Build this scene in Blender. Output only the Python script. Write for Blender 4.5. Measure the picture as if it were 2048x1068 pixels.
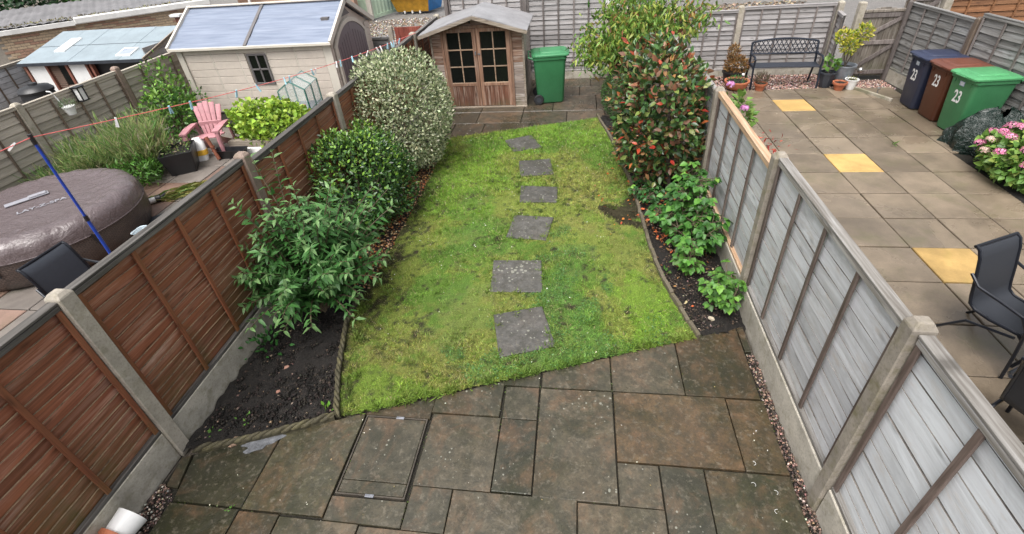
import bpy, bmesh, math, random
import numpy as np
from mathutils import Vector, Matrix
random.seed(7); rng = np.random.default_rng(7)
scene = bpy.context.scene
for o in list(bpy.data.objects): bpy.data.objects.remove(o)
COL = scene.collection
PI = math.pi

# ---------------------------------------------------------------- camera
CAM_Z = 3.58
ROT = ((0.990464, -0.011158, 0.137322), (0.119864, 0.561213, -0.818946), (-0.067929, 0.827596, 0.557199))
cd = bpy.data.cameras.new('camera'); cam = bpy.data.objects.new('camera', cd); COL.objects.link(cam)
cd.sensor_width = 36; cd.sensor_fit = 'HORIZONTAL'; cd.lens = 954.13 / 2048 * 36
cd.shift_y = -84.12 / 2048
cd.clip_start = 0.05; cd.clip_end = 400
m4 = Matrix(ROT).to_4x4(); m4.translation = (0, 0, CAM_Z); cam.matrix_world = m4
scene.camera = cam
scene.render.resolution_x = 1024; scene.render.resolution_y = 534

# ---------------------------------------------------------------- sky and sun (overcast day)
SUN_EL, SUN_AZ = math.radians(64), math.radians(202)   # azimuth clockwise from +Y
w = bpy.data.worlds.new('World'); scene.world = w; w.use_nodes = True
wn = w.node_tree; bg = wn.nodes['Background']
sky = wn.nodes.new('ShaderNodeTexSky'); sky.sky_type = 'NISHITA'; sky.sun_disc = False
sky.sun_elevation = SUN_EL; sky.sun_rotation = SUN_AZ; sky.air_density = 1.0; sky.dust_density = 6.0; sky.ozone_density = 1.0
hs = wn.nodes.new('ShaderNodeHueSaturation'); hs.inputs['Saturation'].default_value = 0.22
wn.links.new(sky.outputs[0], hs.inputs['Color']); wn.links.new(hs.outputs[0], bg.inputs['Color'])
bg.inputs['Strength'].default_value = 0.13
sl = bpy.data.lights.new('sun', 'SUN'); so = bpy.data.objects.new('sun', sl); COL.objects.link(so)
sl.energy = 1.5; sl.angle = math.radians(40); sl.color = (1.0, 0.965, 0.92)
so.rotation_euler = (PI/2 - SUN_EL, 0, PI - SUN_AZ)
scene.view_settings.view_transform = 'Standard'; scene.view_settings.look = 'None'
scene.view_settings.gamma = 1.0; scene.view_settings.exposure = 0.92

# ---------------------------------------------------------------- helpers
def srgb(r, g, b):
    f = lambda c: (c/255/12.92) if c/255 <= 0.04045 else ((c/255+0.055)/1.055)**2.4
    return (f(r), f(g), f(b))

class MatB:
    """small node builder around a Principled material"""
    def __init__(s, name):
        s.m = bpy.data.materials.new(name); s.m.use_nodes = True
        s.t = s.m.node_tree; s.b = s.t.nodes['Principled BSDF']; s.out = s.t.nodes['Material Output']
    def n(s, ty, **kw):
        x = s.t.nodes.new(ty)
        for k, v in kw.items(): setattr(x, k, v)
        return x
    def l(s, a, b): s.t.links.new(a, b)
    def coord(s, scale=(1, 1, 1), rand=0.0, kind='Object', rot=(0, 0, 0)):
        tc = s.n('ShaderNodeTexCoord'); mp = s.n('ShaderNodeMapping')
        mp.inputs['Scale'].default_value = scale; mp.inputs['Rotation'].default_value = rot
        s.l(tc.outputs[kind], mp.inputs['Vector'])
        if rand:
            oi = s.n('ShaderNodeObjectInfo'); mu = s.n('ShaderNodeMath', operation='MULTIPLY'); mu.inputs[1].default_value = rand
            s.l(oi.outputs['Random'], mu.inputs[0])
            cb = s.n('ShaderNodeCombineXYZ')
            for i in range(3): s.l(mu.outputs[0], cb.inputs[i])
            s.l(cb.outputs[0], mp.inputs['Location'])
        return mp.outputs[0]
    def noise(s, vec, scale, detail=4, rough=0.6, dist=0.0):
        x = s.n('ShaderNodeTexNoise'); x.inputs['Scale'].default_value = scale; x.inputs['Detail'].default_value = detail
        x.inputs['Roughness'].default_value = rough; x.inputs['Distortion'].default_value = dist
        s.l(vec, x.inputs['Vector']); return x.outputs['Fac']
    def vor(s, vec, scale, feature='F1', out='Distance', rnd=1.0):
        x = s.n('ShaderNodeTexVoronoi', feature=feature); x.inputs['Scale'].default_value = scale; x.inputs['Randomness'].default_value = rnd
        s.l(vec, x.inputs['Vector']); return x.outputs[out]
    def ramp(s, fac, stops, interp='LINEAR'):
        x = s.n('ShaderNodeValToRGB'); x.color_ramp.interpolation = interp
        e = x.color_ramp.elements
        while len(e) > 1: e.remove(e[-1])
        for i, (p, c) in enumerate(stops):
            el = e[0] if i == 0 else e.new(p)
            el.position = p
            el.color = (tuple(c) + (1,)) if not isinstance(c, (int, float)) else (c, c, c, 1)
        s.l(fac, x.inputs['Fac']); return x.outputs['Color']
    def mix(s, fac, a, b, mode='MIX'):
        x = s.n('ShaderNodeMix', data_type='RGBA', blend_type=mode)
        for i, v in ((0, fac), (6, a), (7, b)):
            sock = x.inputs[i]
            if isinstance(v, (int, float)): sock.default_value = v if i == 0 else (v, v, v, 1)
            elif isinstance(v, tuple): sock.default_value = tuple(v) + (1,) if len(v) == 3 else v
            else: s.l(v, sock)
        return x.outputs[2]
    def math(s, op, a, b=0.0, clamp=False):
        x = s.n('ShaderNodeMath', operation=op, use_clamp=clamp)
        for sock, v in ((x.inputs[0], a), (x.inputs[1], b)):
            if isinstance(v, (int, float)): sock.default_value = v
            else: s.l(v, sock)
        return x.outputs[0]
    def rnd(s): return s.n('ShaderNodeObjectInfo').outputs['Random']
    def attr(s, name='Col'):
        x = s.n('ShaderNodeAttribute', attribute_name=name); return x.outputs['Color']
    def xyz(s, vec, i):
        x = s.n('ShaderNodeSeparateXYZ'); s.l(vec, x.inputs[0]); return x.outputs[i]
    def col(s, c):
        if isinstance(c, tuple): s.b.inputs['Base Color'].default_value = tuple(c) + (1,)
        else: s.l(c, s.b.inputs['Base Color'])
        return s
    def rough(s, r):
        if isinstance(r, (int, float)): s.b.inputs['Roughness'].default_value = r
        else: s.l(r, s.b.inputs['Roughness'])
        return s
    def bump(s, h, strength=0.5, dist=0.01):
        x = s.n('ShaderNodeBump'); x.inputs['Strength'].default_value = strength; x.inputs['Distance'].default_value = dist
        s.l(h, x.inputs['Height']); s.l(x.outputs[0], s.b.inputs['Normal']); return s
    def set(s, **kw):
        for k, v in kw.items(): s.b.inputs[k.replace('_', ' ')].default_value = v
        return s

def plain(name, c, rough=0.5, var=0.18, scale=6.0, metallic=0.0, bump=0.0, rand=10.0):
    """a real colour with dirt-scale mottling"""
    k = MatB(name); v = k.coord(rand=rand)
    n1 = k.noise(v, scale, 6, 0.65); n2 = k.noise(v, scale*9, 3, 0.6)
    f = k.math('ADD', k.math('MULTIPLY', n1, 0.7), k.math('MULTIPLY', n2, 0.3))
    lo = tuple(x*(1-var*1.6) for x in c); hi = tuple(min(1, x*(1+var*1.3)) for x in c)
    k.col(k.ramp(f, [(0.3, lo), (0.7, hi)]))
    k.rough(k.math('ADD', k.math('MULTIPLY', n1, 0.25), rough-0.12)); k.set(Metallic=metallic)
    if bump: k.bump(n2, bump, 0.004)
    return k.m

def wood(name, base, dark, pale, pale_amt=0.5, algae=None, algae_z=None, rough=0.7, axis=0, gscale=1.0, wide=1.0, var=.5, stain=0.0):
    """weathered board, grain along the local axis, per-object shift"""
    k = MatB(name)
    sc = [1.2, 1.2, 1.2]; big = [0.9, 0.9, 0.9]
    for i in range(3):
        if i != axis: sc[i] = 26*gscale; big[i] = 7*wide
    v = k.coord(tuple(sc), rand=37.0); vb = k.coord(tuple(big), rand=51.0)
    gr = k.noise(v, 1.6, 4, 0.6, 0.5); bl = k.noise(vb, 1.1, 5, 0.6, 1.0)
    ring = k.n('ShaderNodeTexWave', wave_type='RINGS'); ring.inputs['Scale'].default_value = 1.4; ring.inputs['Distortion'].default_value = 9.0
    ring.inputs['Detail'].default_value = 3; ring.inputs['Detail Scale'].default_value = 0.7
    k.l(vb, ring.inputs['Vector'])
    c = k.mix(k.ramp(gr, [(0.25, 0.0), (0.6, 1.0)]), dark, base)
    c = k.mix(k.math('MULTIPLY', k.ramp(ring.outputs['Fac'], [(0.45, 0.0), (0.9, 1.0)]), 0.22), c, dark)
    pf = k.math('MULTIPLY', k.math('MULTIPLY', k.ramp(bl, [(0.42, 0.0), (0.72, 1.0)]), k.ramp(gr, [(0.42, 0.0), (0.66, 1.0)])), pale_amt)
    c = k.mix(pf, c, pale)
    kv = k.coord((1.5, 4.2, 4.2) if axis == 0 else (4.2, 4.2, 1.5), rand=23.0, rot=(PI/2, 0, 0))
    kn = k.n('ShaderNodeTexVoronoi', voronoi_dimensions='2D'); kn.inputs['Scale'].default_value = 1.0; k.l(kv, kn.inputs['Vector'])
    c = k.mix(k.ramp(kn.outputs['Distance'], [(0.03, 0.6), (0.055, 0.3), (0.10, 0.0)]), c, tuple(x*0.45 for x in dark))
    if stain:
        sn = k.noise(k.coord((1.0, 3.0, 3.0), rand=71.0), 1.3, 6, .7, .8); c = k.mix(k.math('MULTIPLY', k.ramp(sn, [(.50, 0.), (.68, 1.)]), stain), c, tuple(x*.55 for x in dark)); s2 = k.noise(k.coord((2.0, 6.0, 6.0), rand=83.0), 2.2, 6, .75); c = k.mix(k.math('MULTIPLY', k.ramp(s2, [(.54, 0.), (.66, 1.)]), stain*.8), c, (dark[0]*.95,dark[1]*.80,dark[2]*.66))
    hs = k.n('ShaderNodeHueSaturation'); r = k.rnd()
    k.l(k.math('ADD', k.math('MULTIPLY', r, var), 1-var/2), hs.inputs['Value']); k.l(c, hs.inputs['Color']); c = hs.outputs[0]
    if algae is not None:
        tc = k.n('ShaderNodeNewGeometry'); z = k.xyz(tc.outputs['Position'], 2)
        an = k.noise(k.coord(rand=0, kind='Object'), 2.2, 5, 0.7)
        a = k.math('SUBTRACT', 1.0, k.math('DIVIDE', k.math('SUBTRACT', z, algae_z[0]), algae_z[1]-algae_z[0], True), True)
        a = k.math('MULTIPLY', k.math('ADD', k.math('MULTIPLY', a, 0.75), 0.08), k.ramp(an, [(0.38, 0.0), (0.62, 1.0)]))
        c = k.mix(a, c, algae)
    k.col(c); k.rough(rough); k.bump(gr, 0.45, 0.004)
    return k.m

class MB:
    """collects geometry; build() links it as one mesh object"""
    def __init__(s): s.v = []; s.f = []; s.mi = []; s.cur = 0
    def add(s, verts, faces):
        o = len(s.v); s.v += [tuple(p) for p in verts]; s.f += [tuple(i+o for i in f) for f in faces]; s.mi += [s.cur]*len(faces); return s
    def box(s, x0, x1, y0, y1, z0, z1):
        return s.add([(x0,y0,z0),(x1,y0,z0),(x1,y1,z0),(x0,y1,z0),(x0,y0,z1),(x1,y0,z1),(x1,y1,z1),(x0,y1,z1)],
                     [(0,3,2,1),(4,5,6,7),(0,1,5,4),(1,2,6,5),(2,3,7,6),(3,0,4,7)])
    def beam(s, a, b, wx, wz, up=(0,0,1)):
        """rectangular bar from a to b, wx wide, wz along 'up'"""
        a = Vector(a); b = Vector(b); d = (b-a).normalized(); u = Vector(up)
        if abs(d.dot(u)) > 0.99: u = Vector((0,1,0))
        x = d.cross(u).normalized()*wx/2; z = x.cross(d).normalized()*wz/2
        return s.add([a-x-z,a+x-z,a+x+z,a-x+z,b-x-z,b+x-z,b+x+z,b-x+z],
                     [(0,1,2,3),(7,6,5,4),(0,4,5,1),(1,5,6,2),(2,6,7,3),(3,7,4,0)])
    def prism(s, poly, z0, z1, inset=0.0, drop=0.0):
        """polygon (ccw) extruded; optional chamfered top edge"""
        n = len(poly); c = Vector((sum(p[0] for p in poly)/n, sum(p[1] for p in poly)/n, 0))
        v = [(p[0],p[1],z0) for p in poly] + [(p[0],p[1],z1-drop) for p in poly]
        f = [tuple(range(n))[::-1]] + [(i,(i+1)%n,(i+1)%n+n,i+n) for i in range(n)]
        if inset > 0:
            top = []
            for p in poly:
                d = (c-Vector((p[0],p[1],0))); L = d.length; top.append((p[0]+d.x/L*inset*1.3, p[1]+d.y/L*inset*1.3, z1))
            v += top; f += [(i+n,(i+1)%n+n,(i+1)%n+2*n,i+2*n) for i in range(n)] + [tuple(range(2*n,3*n))]
        else: f += [tuple(range(n,2*n))]
        return s.add(v, f)
    def tube(s, pts, r, seg=8, cap=True):
        pts = [Vector(p) for p in pts]; n = len(pts); rs = r if isinstance(r, (list, tuple)) else [r]*n
        v = []; f = []; px = None
        for i, p in enumerate(pts):
            d = (pts[min(i+1,n-1)]-pts[max(i-1,0)]).normalized()
            if px is None: px = d.cross(Vector((0,0,1)) if abs(d.z) < 0.9 else Vector((1,0,0))).normalized()
            px = (px - d*px.dot(d)).normalized(); py = d.cross(px)
            v += [p + (px*math.cos(a)+py*math.sin(a))*rs[i] for a in [2*PI*j/seg for j in range(seg)]]
        for i in range(n-1):
            for j in range(seg): f.append((i*seg+j, i*seg+(j+1)%seg, (i+1)*seg+(j+1)%seg, (i+1)*seg+j))
        if cap: f += [tuple(range(seg))[::-1], tuple(range((n-1)*seg, n*seg))]
        return s.add(v, f)
    def lathe(s, prof, seg=24, c=(0,0,0), cap0=True, cap1=True):
        v = []; f = []; n = len(prof)
        for r, z in prof: v += [(c[0]+r*math.cos(2*PI*j/seg), c[1]+r*math.sin(2*PI*j/seg), c[2]+z) for j in range(seg)]
        for i in range(n-1):
            for j in range(seg): f.append((i*seg+j, i*seg+(j+1)%seg, (i+1)*seg+(j+1)%seg, (i+1)*seg+j))
        if cap0: f.append(tuple(range(seg))[::-1])
        if cap1: f.append(tuple(range((n-1)*seg, n*seg)))
        return s.add(v, f)
    def grid(s, P):
        """P[i][j] points -> sheet"""
        a = len(P); b = len(P[0])
        return s.add([p for row in P for p in row], [(i*b+j, i*b+j+1, (i+1)*b+j+1, (i+1)*b+j) for i in range(a-1) for j in range(b-1)])
    def mesh(s, name, mats, bevel=0.0, smooth=False, seg=1):
        me = bpy.data.meshes.new(name); me.from_pydata([tuple(p) for p in s.v], [], s.f)
        for m in (mats if isinstance(mats, (list, tuple)) else [mats]): me.materials.append(m)
        if max(s.mi, default=0): me.polygons.foreach_set('material_index', s.mi)
        bm = bmesh.new(); bm.from_mesh(me); bmesh.ops.recalc_face_normals(bm, faces=bm.faces)
        if bevel:
            es = [e for e in bm.edges if len(e.link_faces) == 2 and e.calc_face_angle(0) > 0.5]
            bmesh.ops.bevel(bm, geom=es, offset=bevel, segments=seg, profile=0.6, affect='EDGES', clamp_overlap=True)
        bm.to_mesh(me); bm.free()
        if smooth:
            me.polygons.foreach_set('use_smooth', [True]*len(me.polygons))
            try: me.set_sharp_from_angle(angle=math.radians(42))
            except Exception: pass
        me.update(); return me
    def build(s, name, mats, parent=None, bevel=0.0, smooth=False, loc=None, rot=None, seg=1):
        return link(name, s.mesh(name, mats, bevel, smooth, seg), parent, loc, rot)

def link(name, data, parent=None, loc=None, rot=None, matrix=None):
    o = bpy.data.objects.new(name, data); COL.objects.link(o)
    if parent is not None: o.parent = parent
    if loc is not None: o.location = loc
    if rot is not None: o.rotation_euler = rot
    if matrix is not None: o.matrix_local = matrix
    return o
def tag(o, label=None, cat=None, group=None, kind=None):
    if label: o['label'] = label
    if cat: o['category'] = cat
    if group: o['group'] = group
    if kind: o['kind'] = kind
    return o
def thing(name, label, cat, loc=(0,0,0), rz=0.0, group=None):
    return tag(link(name, None, None, loc, (0,0,rz)), label, cat, group)
def clip(poly, a, b, c):
    """keep the side where a*x+b*y<=c"""
    out = []; n = len(poly)
    for i in range(n):
        p, q = poly[i], poly[(i+1)%n]; dp = a*p[0]+b*p[1]-c; dq = a*q[0]+b*q[1]-c
        if dp <= 0: out.append(p)
        if dp*dq < 0:
            t = dp/(dp-dq); out.append((p[0]+(q[0]-p[0])*t, p[1]+(q[1]-p[1])*t))
    return out
def rect(x0, x1, y0, y1): return [(x0,y0),(x1,y0),(x1,y1),(x0,y1)]
def inside(P, poly):
    """vectorised point in polygon; P (n,2)"""
    x, y = P[:,0], P[:,1]; r = np.zeros(len(P), bool); n = len(poly)
    for i in range(n):
        x0, y0 = poly[i]; x1, y1 = poly[(i+1)%n]
        c = ((y0 > y) != (y1 > y)) & (x < (x1-x0)*(y-y0)/((y1-y0) if y1 != y0 else 1e-9)+x0)
        r ^= c
    return r
_T = rng.random((64, 64))
def vnoise(x, y, f, seed=0):
    x = np.asarray(x)*f+seed*7.31+100; y = np.asarray(y)*f+seed*3.17+100
    i = np.floor(x).astype(int); j = np.floor(y).astype(int); u = x-i; v = y-j; u = u*u*(3-2*u); v = v*v*(3-2*v)
    g = lambda a, b: _T[a % 64, b % 64]
    return (g(i,j)*(1-u)+g(i+1,j)*u)*(1-v)+(g(i,j+1)*(1-u)+g(i+1,j+1)*u)*v
def fbm(x, y, f, o=4, seed=0): return sum(vnoise(x, y, f*2**k, seed+k)*0.5**k for k in range(o))/sum(0.5**k for k in range(o))
def set_col(me, C):
    at = me.color_attributes.new('Col', 'FLOAT_COLOR', 'POINT')
    at.data.foreach_set('color', np.concatenate([C, np.ones((len(C),1))], 1).astype(np.float32).ravel())
def np_mesh(name, V, F, mat, C=None, smooth=False):
    """V (n,3); F (m,k) constant-size faces"""
    me = bpy.data.meshes.new(name); m, k = F.shape
    me.vertices.add(len(V)); me.vertices.foreach_set('co', V.astype(np.float32).ravel())
    me.loops.add(m*k); me.loops.foreach_set('vertex_index', F.astype(np.int32).ravel())
    me.polygons.add(m); me.polygons.foreach_set('loop_start', np.arange(0, m*k, k, dtype=np.int32))
    me.update(calc_edges=True); me.materials.append(mat)
    if smooth: me.polygons.foreach_set('use_smooth', [True]*m)
    if C is not None: set_col(me, C)
    return me

# ---------------------------------------------------------------- leaves
LT = {}
def _leaf(w, sh, droop, fold=0.10):
    """6 triangles: spine folded, tip drooping; base at origin, pointing +Y"""
    V = np.array([(0,0,0),(0,.5,-.02),(0,1,-droop),(-w/2,sh,fold*w*1.5),(w/2,sh,fold*w*1.5),(-w*.36,sh+.32,fold*w-droop*.45),(w*.36,sh+.32,fold*w-droop*.45)])
    F = np.array([(0,4,1),(0,1,3),(1,4,6),(1,6,2),(1,2,5),(1,5,3)]); return V, F
LT['lance'] = _leaf(.30, .36, .22); LT['oval'] = _leaf(.52, .36, .10); LT['broad'] = _leaf(.82, .34, .12, .16)
LT['small'] = (np.array([(0,0,0),(.28,.5,.06),(0,1,0),(-.28,.5,.06)]), np.array([(0,1,2),(0,2,3)]))
LT['peach'] = _leaf(.24, .4, .35); LT['blade'] = (np.array([(-.03,0,0),(.03,0,0),(.02,.6,.05),(0,1,-.1)]), np.array([(0,1,2),(0,2,3)]))
def basis(D, U):
    D = D/np.maximum(np.linalg.norm(D, axis=1, keepdims=True), 1e-6)
    X = np.cross(D, U); X /= np.maximum(np.linalg.norm(X, axis=1, keepdims=True), 1e-6)
    Z = np.cross(X, D); return X, D, Z
def leaf_mesh(name, kind, Pp, D, U, S, Cc, mat):
    V, F = LT[kind]; X, Y, Z = basis(D, U); n = len(Pp); S = S[:,None,None]
    W = Pp[:,None,:] + S*(V[None,:,0:1]*X[:,None,:] + V[None,:,1:2]*Y[:,None,:] + V[None,:,2:3]*Z[:,None,:])
    k = len(V); FF = (F[None]+(np.arange(n)*k)[:,None,None]).reshape(-1, 3)
    return np_mesh(name, W.reshape(-1,3), FF, mat, np.repeat(Cc, k, 0))
_lv = {}
def leaves(root, kind, Pp, D, U, S, Cc, mat, single=0, mass='leaf_mass', part='leaf'):
    """all leaves of one plant: the 'single' ones that show largest are objects of their own, the rest one stuff part"""
    Pp, D, U, S, Cc = [np.asarray(a, float) for a in (Pp, D, U, S, Cc)]
    n = len(Pp); org = np.array(root.matrix_world.translation) if root.parent else np.array(root.location)
    if single:
        Wd = np.linalg.norm(Pp - np.array([0,0,CAM_Z]), axis=1); cen = Pp.mean(0); vd = np.array([0,0,CAM_Z])-cen; vd /= np.linalg.norm(vd)
        front = (Pp-cen)@vd; score = S/Wd*(0.6+0.8*(front-front.min())/(np.ptp(front)+1e-6)) + rng.random(n)*1e-4
        idx = np.argsort(-score)[:single]; msk = np.zeros(n, bool); msk[idx] = True
        X, Y, Z = basis(D, U); V, F = LT[kind]
        pal = Cc[idx][rng.integers(0, len(idx), 14)]
        vm = [np_mesh('leaf', V, F, mat, np.repeat(c[None], len(V), 0)) for c in pal]
        for i in idx:
            j = int(np.argmin(((pal-Cc[i])**2).sum(1)+rng.random(14)*0.0008))
            M = Matrix((tuple(X[i])+(0,), tuple(Y[i])+(0,), tuple(Z[i])+(0,), (0,0,0,1))).transposed()
            M = Matrix.Translation(Vector(Pp[i]-org)) @ M @ Matrix.Scale(S[i], 4)
            link(part, vm[j], root, matrix=M)
        k = ~msk
        Pp, D, U, S, Cc = Pp[k], D[k], U[k], S[k], Cc[k]
    if len(Pp):
        o = link(mass, leaf_mesh(mass, kind, Pp-org, D, U, S, Cc, mat), root); tag(o, kind='stuff'); return o
def foliage_mat(name, rough=0.45, trans=0.25, spec=0.4, var=0.25):
    k = MatB(name); a = k.attr('Col'); v = k.coord()
    nz = k.noise(v, 38, 3, 0.6); c = k.mix(1.0, a, k.ramp(nz, [(0.3, 1-var), (0.7, 1+var*0.6)]), 'MULTIPLY')
    k.col(c); k.rough(rough); k.b.inputs['Specular IOR Level'].default_value = spec
    t = k.n('ShaderNodeBsdfTranslucent'); k.l(c, t.inputs['Color']); mx = k.n('ShaderNodeMixShader'); mx.inputs[0].default_value = trans
    k.l(k.b.outputs[0], mx.inputs[1]); k.l(t.outputs[0], mx.inputs[2]); k.l(mx.outputs[0], k.out.inputs['Surface'])
    return k.m
def pick(cols, wts, n, jit=0.16):
    cols = np.array(cols); i = rng.choice(len(cols), n, p=np.array(wts)/sum(wts))
    return np.clip(cols[i]*(1+rng.normal(0, jit, (n,1)))*(1+rng.normal(0, jit*.3, (n,3))), 0.002, 1)
def shell(n, c, r, lump=0.14, inner=0.55, zmin=0.03, seed=0, box=2.0):
    """points in the outer volume of a lumpy (super)ellipsoid, and outward normals"""
    d = rng.normal(size=(n,3)); d /= np.linalg.norm(d, axis=1, keepdims=True)
    if box != 2.0: d = d/(np.abs(d)**box).sum(1, keepdims=True)**(1/box)
    L = 1+lump*(2*fbm(d[:,0]*1.4+d[:,2]+5, d[:,1]*1.4-d[:,2]*.7+5, 1.6, 3, seed)-1)*1.6
    rad = inner+(1-inner)*rng.random(n)**0.45
    P = np.array(c)+d*np.array(r)*(L*rad)[:,None]; nn = d/np.array(r); nn /= np.linalg.norm(nn, axis=1, keepdims=True)
    k = P[:,2] > zmin; return P[k], nn[k], rad[k]

# ================================================================ materials
GREEN = (0.085, 0.10, 0.025)
M = {}
M['brown'] = wood('brown_board', (0.35,0.120,0.066), (0.17,0.056,0.034), (0.56,0.40,0.33), 0.95, GREEN, (0.25, 0.95), rough=0.5)
M['brown_batten'] = wood('brown_batten', (0.27,0.092,0.045), (0.15,0.05,0.027), (0.26,0.14,0.09), 0.3, GREEN, (0.25, 0.6), axis=2, rough=0.5)
M['cap_grey'] = wood('capping_rail', (0.105,0.095,0.085), (0.04,0.036,0.032), (0.22,0.21,0.20), 0.6, rough=0.65)
M['silver'] = wood('silver_board', (0.58,0.59,0.62), (0.44,0.44,0.45), (0.72,0.73,0.76), 0.5, (0.20,0.18,0.12), (0.2, 0.5), rough=0.6, gscale=.8, wide=.35, var=.26, stain=.6)
M['silver_white'] = wood('whitened_board', (0.72,0.75,0.78), (0.58,0.595,0.61), (0.82,0.84,0.87), 0.55, (0.22,0.2,0.15), (0.2, 0.45), rough=0.55, gscale=.8, wide=.35, var=.2, stain=.4)
M['edge_dark'] = plain('dark_board_edge', (.21,.19,.17), .8, .4, 5)
M['edge_algae'] = plain('board_edge', (.23,.165,.10), .8, .5, 5)
M['silver_batten'] = wood('silver_batten', (0.13,0.095,0.08), (0.055,0.038,0.03), (0.26,0.22,0.20), 0.6, axis=2, rough=0.65)
M['silver_rail'] = wood('silver_rail', (0.27,0.255,0.235), (0.10,0.085,0.068), (0.48,0.48,0.48), 0.8, rough=0.65)
M['new_rail'] = wood('new_rail', (0.48,0.33,0.21), (0.29,0.17,0.10), (0.62,0.50,0.38), 0.6, rough=0.6)
M['beige'] = wood('beige_board', (0.43,0.385,0.325), (0.29,0.255,0.21), (0.52,0.48,0.43), 0.5, (0.11,0.11,0.05), (0.0, 0.5), rough=0.75)
M['beige_batten'] = wood('beige_batten', (0.17,0.125,0.09), (0.09,0.06,0.045), (0.27,0.23,0.19), 0.4, axis=2)
M['greyf'] = wood('grey_lap_board', (0.34,0.325,0.325), (0.22,0.20,0.195), (0.48,0.47,0.48), 0.6, (0.14,0.13,0.09), (0.0, 0.4))
M['greyf_batten'] = wood('grey_lap_batten', (0.19,0.165,0.155), (0.09,0.07,0.065), (0.31,0.29,0.28), 0.5, axis=2)
M['greyd'] = wood('dark_grey_board', (0.22,0.215,0.21), (0.10,0.095,0.09), (0.40,0.41,0.42), 0.7, (0.12,0.12,0.07), (0.0, 0.5))
M['gate_wood'] = wood('gate_board', (0.20,0.175,0.15), (0.09,0.07,0.055), (0.33,0.31,0.28), 0.5, (0.10,0.11,0.05), (0.0, 0.5), axis=2)
M['red_wood'] = wood('red_board', (0.24,0.055,0.035), (0.11,0.026,0.018), (0.36,0.17,0.13), 0.4, axis=2)
M['warm_wood'] = wood('warm_board', (0.23,0.105,0.045), (0.12,0.05,0.022), (0.33,0.19,0.10), 0.4)

def concrete(name, c, moss=0.35, rough=0.8):
    k = MatB(name); v = k.coord(rand=9.0)
    n1 = k.noise(v, 3.2, 6, 0.7); n2 = k.noise(v, 60, 4, 0.7); n3 = k.noise(v, 9, 5, 0.65)
    cc = k.ramp(n1, [(0.3, tuple(x*0.62 for x in c)), (0.55, c), (0.75, tuple(x*1.3 for x in c))])
    cc = k.mix(k.ramp(n2, [(0.35, 0.5), (0.5, 0.0)]), cc, tuple(x*0.5 for x in c))
    cc = k.mix(k.math('MULTIPLY', k.ramp(n3, [(0.5, 0.0), (0.7, 1.0)]), moss), cc, (0.13,0.115,0.05))
    k.col(cc); k.rough(rough); k.bump(n2, 0.5, 0.004); return k.m
M['concrete'] = concrete('concrete_post', (0.40,0.36,0.30), 0.45)
M['post_r'] = concrete('mossy_post', (0.30,0.265,0.22), 0.7)
M['gravelboard'] = concrete('gravel_board', (0.46,0.425,0.36), 0.5)
M['pinkpost'] = concrete('pink_concrete', (0.27,0.20,0.165), 0.4)

def slab_mat(name, stops, wet=0.30, lichen=0.5, scale=1.0, rust=0.5, stain=0.6):
    """stone flag: tint per slab, blotches, rust stains, pale lichen dots, wet sheen"""
    k = MatB(name); v = k.coord(rand=61.0)
    n1 = k.noise(v, 2.6*scale, 6, 0.68, 0.5); n2 = k.noise(v, 45, 4, 0.7); n4 = k.noise(k.coord(rand=17.0), 1.5*scale, 4, 0.6, 1.2)
    r = k.rnd()
    f = k.math('ADD', k.math('MULTIPLY', n1, 0.75), k.math('MULTIPLY', k.math('SUBTRACT', r, 0.5), 0.40), True)
    c = k.ramp(f, stops)
    c = k.mix(k.math('MULTIPLY', k.ramp(n4, [(0.54, 0.0), (0.68, 1.0)]), rust), c, (0.19,0.105,0.06))
    n5 = k.noise(k.coord(rand=91.0), 1.9*scale, 5, 0.65, 0.8)
    c = k.mix(k.math('MULTIPLY', k.ramp(n5, [(0.52, 0.0), (0.72, 1.0)]), 0.6), c, (0.035,0.038,0.018))
    c = k.mix(k.ramp(n2, [(0.3, 0.55), (0.5, 0.0)]), c, (0.022,0.02,0.016))
    gp = k.n('ShaderNodeNewGeometry').outputs['Position']
    w1 = k.noise(gp, 1.1, 5, 0.65, 0.6); w2 = k.noise(gp, 2.7, 5, 0.7, 0.8)
    c = k.mix(k.math('MULTIPLY', k.ramp(w1, [(0.50, 0.0), (0.62, 1.0)]), stain), c, (0.024,0.027,0.012))
    c = k.mix(k.math('MULTIPLY', k.ramp(w2, [(0.52, 0.0), (0.66, 1.0)]), stain*.8), c, (0.15,0.088,0.05))
    n6 = k.noise(k.coord(rand=29.0), 11, 6, 0.75); c = k.mix(k.math('MULTIPLY', k.ramp(n6, [(0.4, 1.0), (0.62, 0.0)]), 0.62), c, (0.028,0.027,0.019))
    n7 = k.noise(k.coord(rand=43.0), 24, 5, 0.75); c = k.mix(k.math('MULTIPLY', k.ramp(n7, [(0.54, 0.0), (0.68, 1.0)]), 0.4), c, (0.20,0.175,0.135))
    sp = k.vor(k.coord(rand=13.0), 21); sz = k.noise(v, 3.0, 3, 0.6)
    d = k.math('LESS_THAN', sp, k.math('MULTIPLY', k.ramp(sz, [(0.46, 0.0), (0.72, 0.34)]), lichen*1.4))
    c = k.mix(k.math('MULTIPLY', d, 0.55), c, (0.30,0.30,0.25))
    k.col(c)
    k.rough(k.ramp(w1, [(0.38, wet+.30), (0.62, wet)]))
    k.bump(k.math('ADD', k.math('MULTIPLY', n1, 2.2), k.math('MULTIPLY', n2, 0.35)), 0.45, 0.012); return k.m
M['slab'] = slab_mat('wet_stone_flag', [(0.15,(0.034,0.033,0.021)),(0.38,(0.072,0.063,0.043)),(0.56,(0.112,0.090,0.060)),(0.78,(0.16,0.105,0.062))], 0.16, stain=.7)
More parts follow.
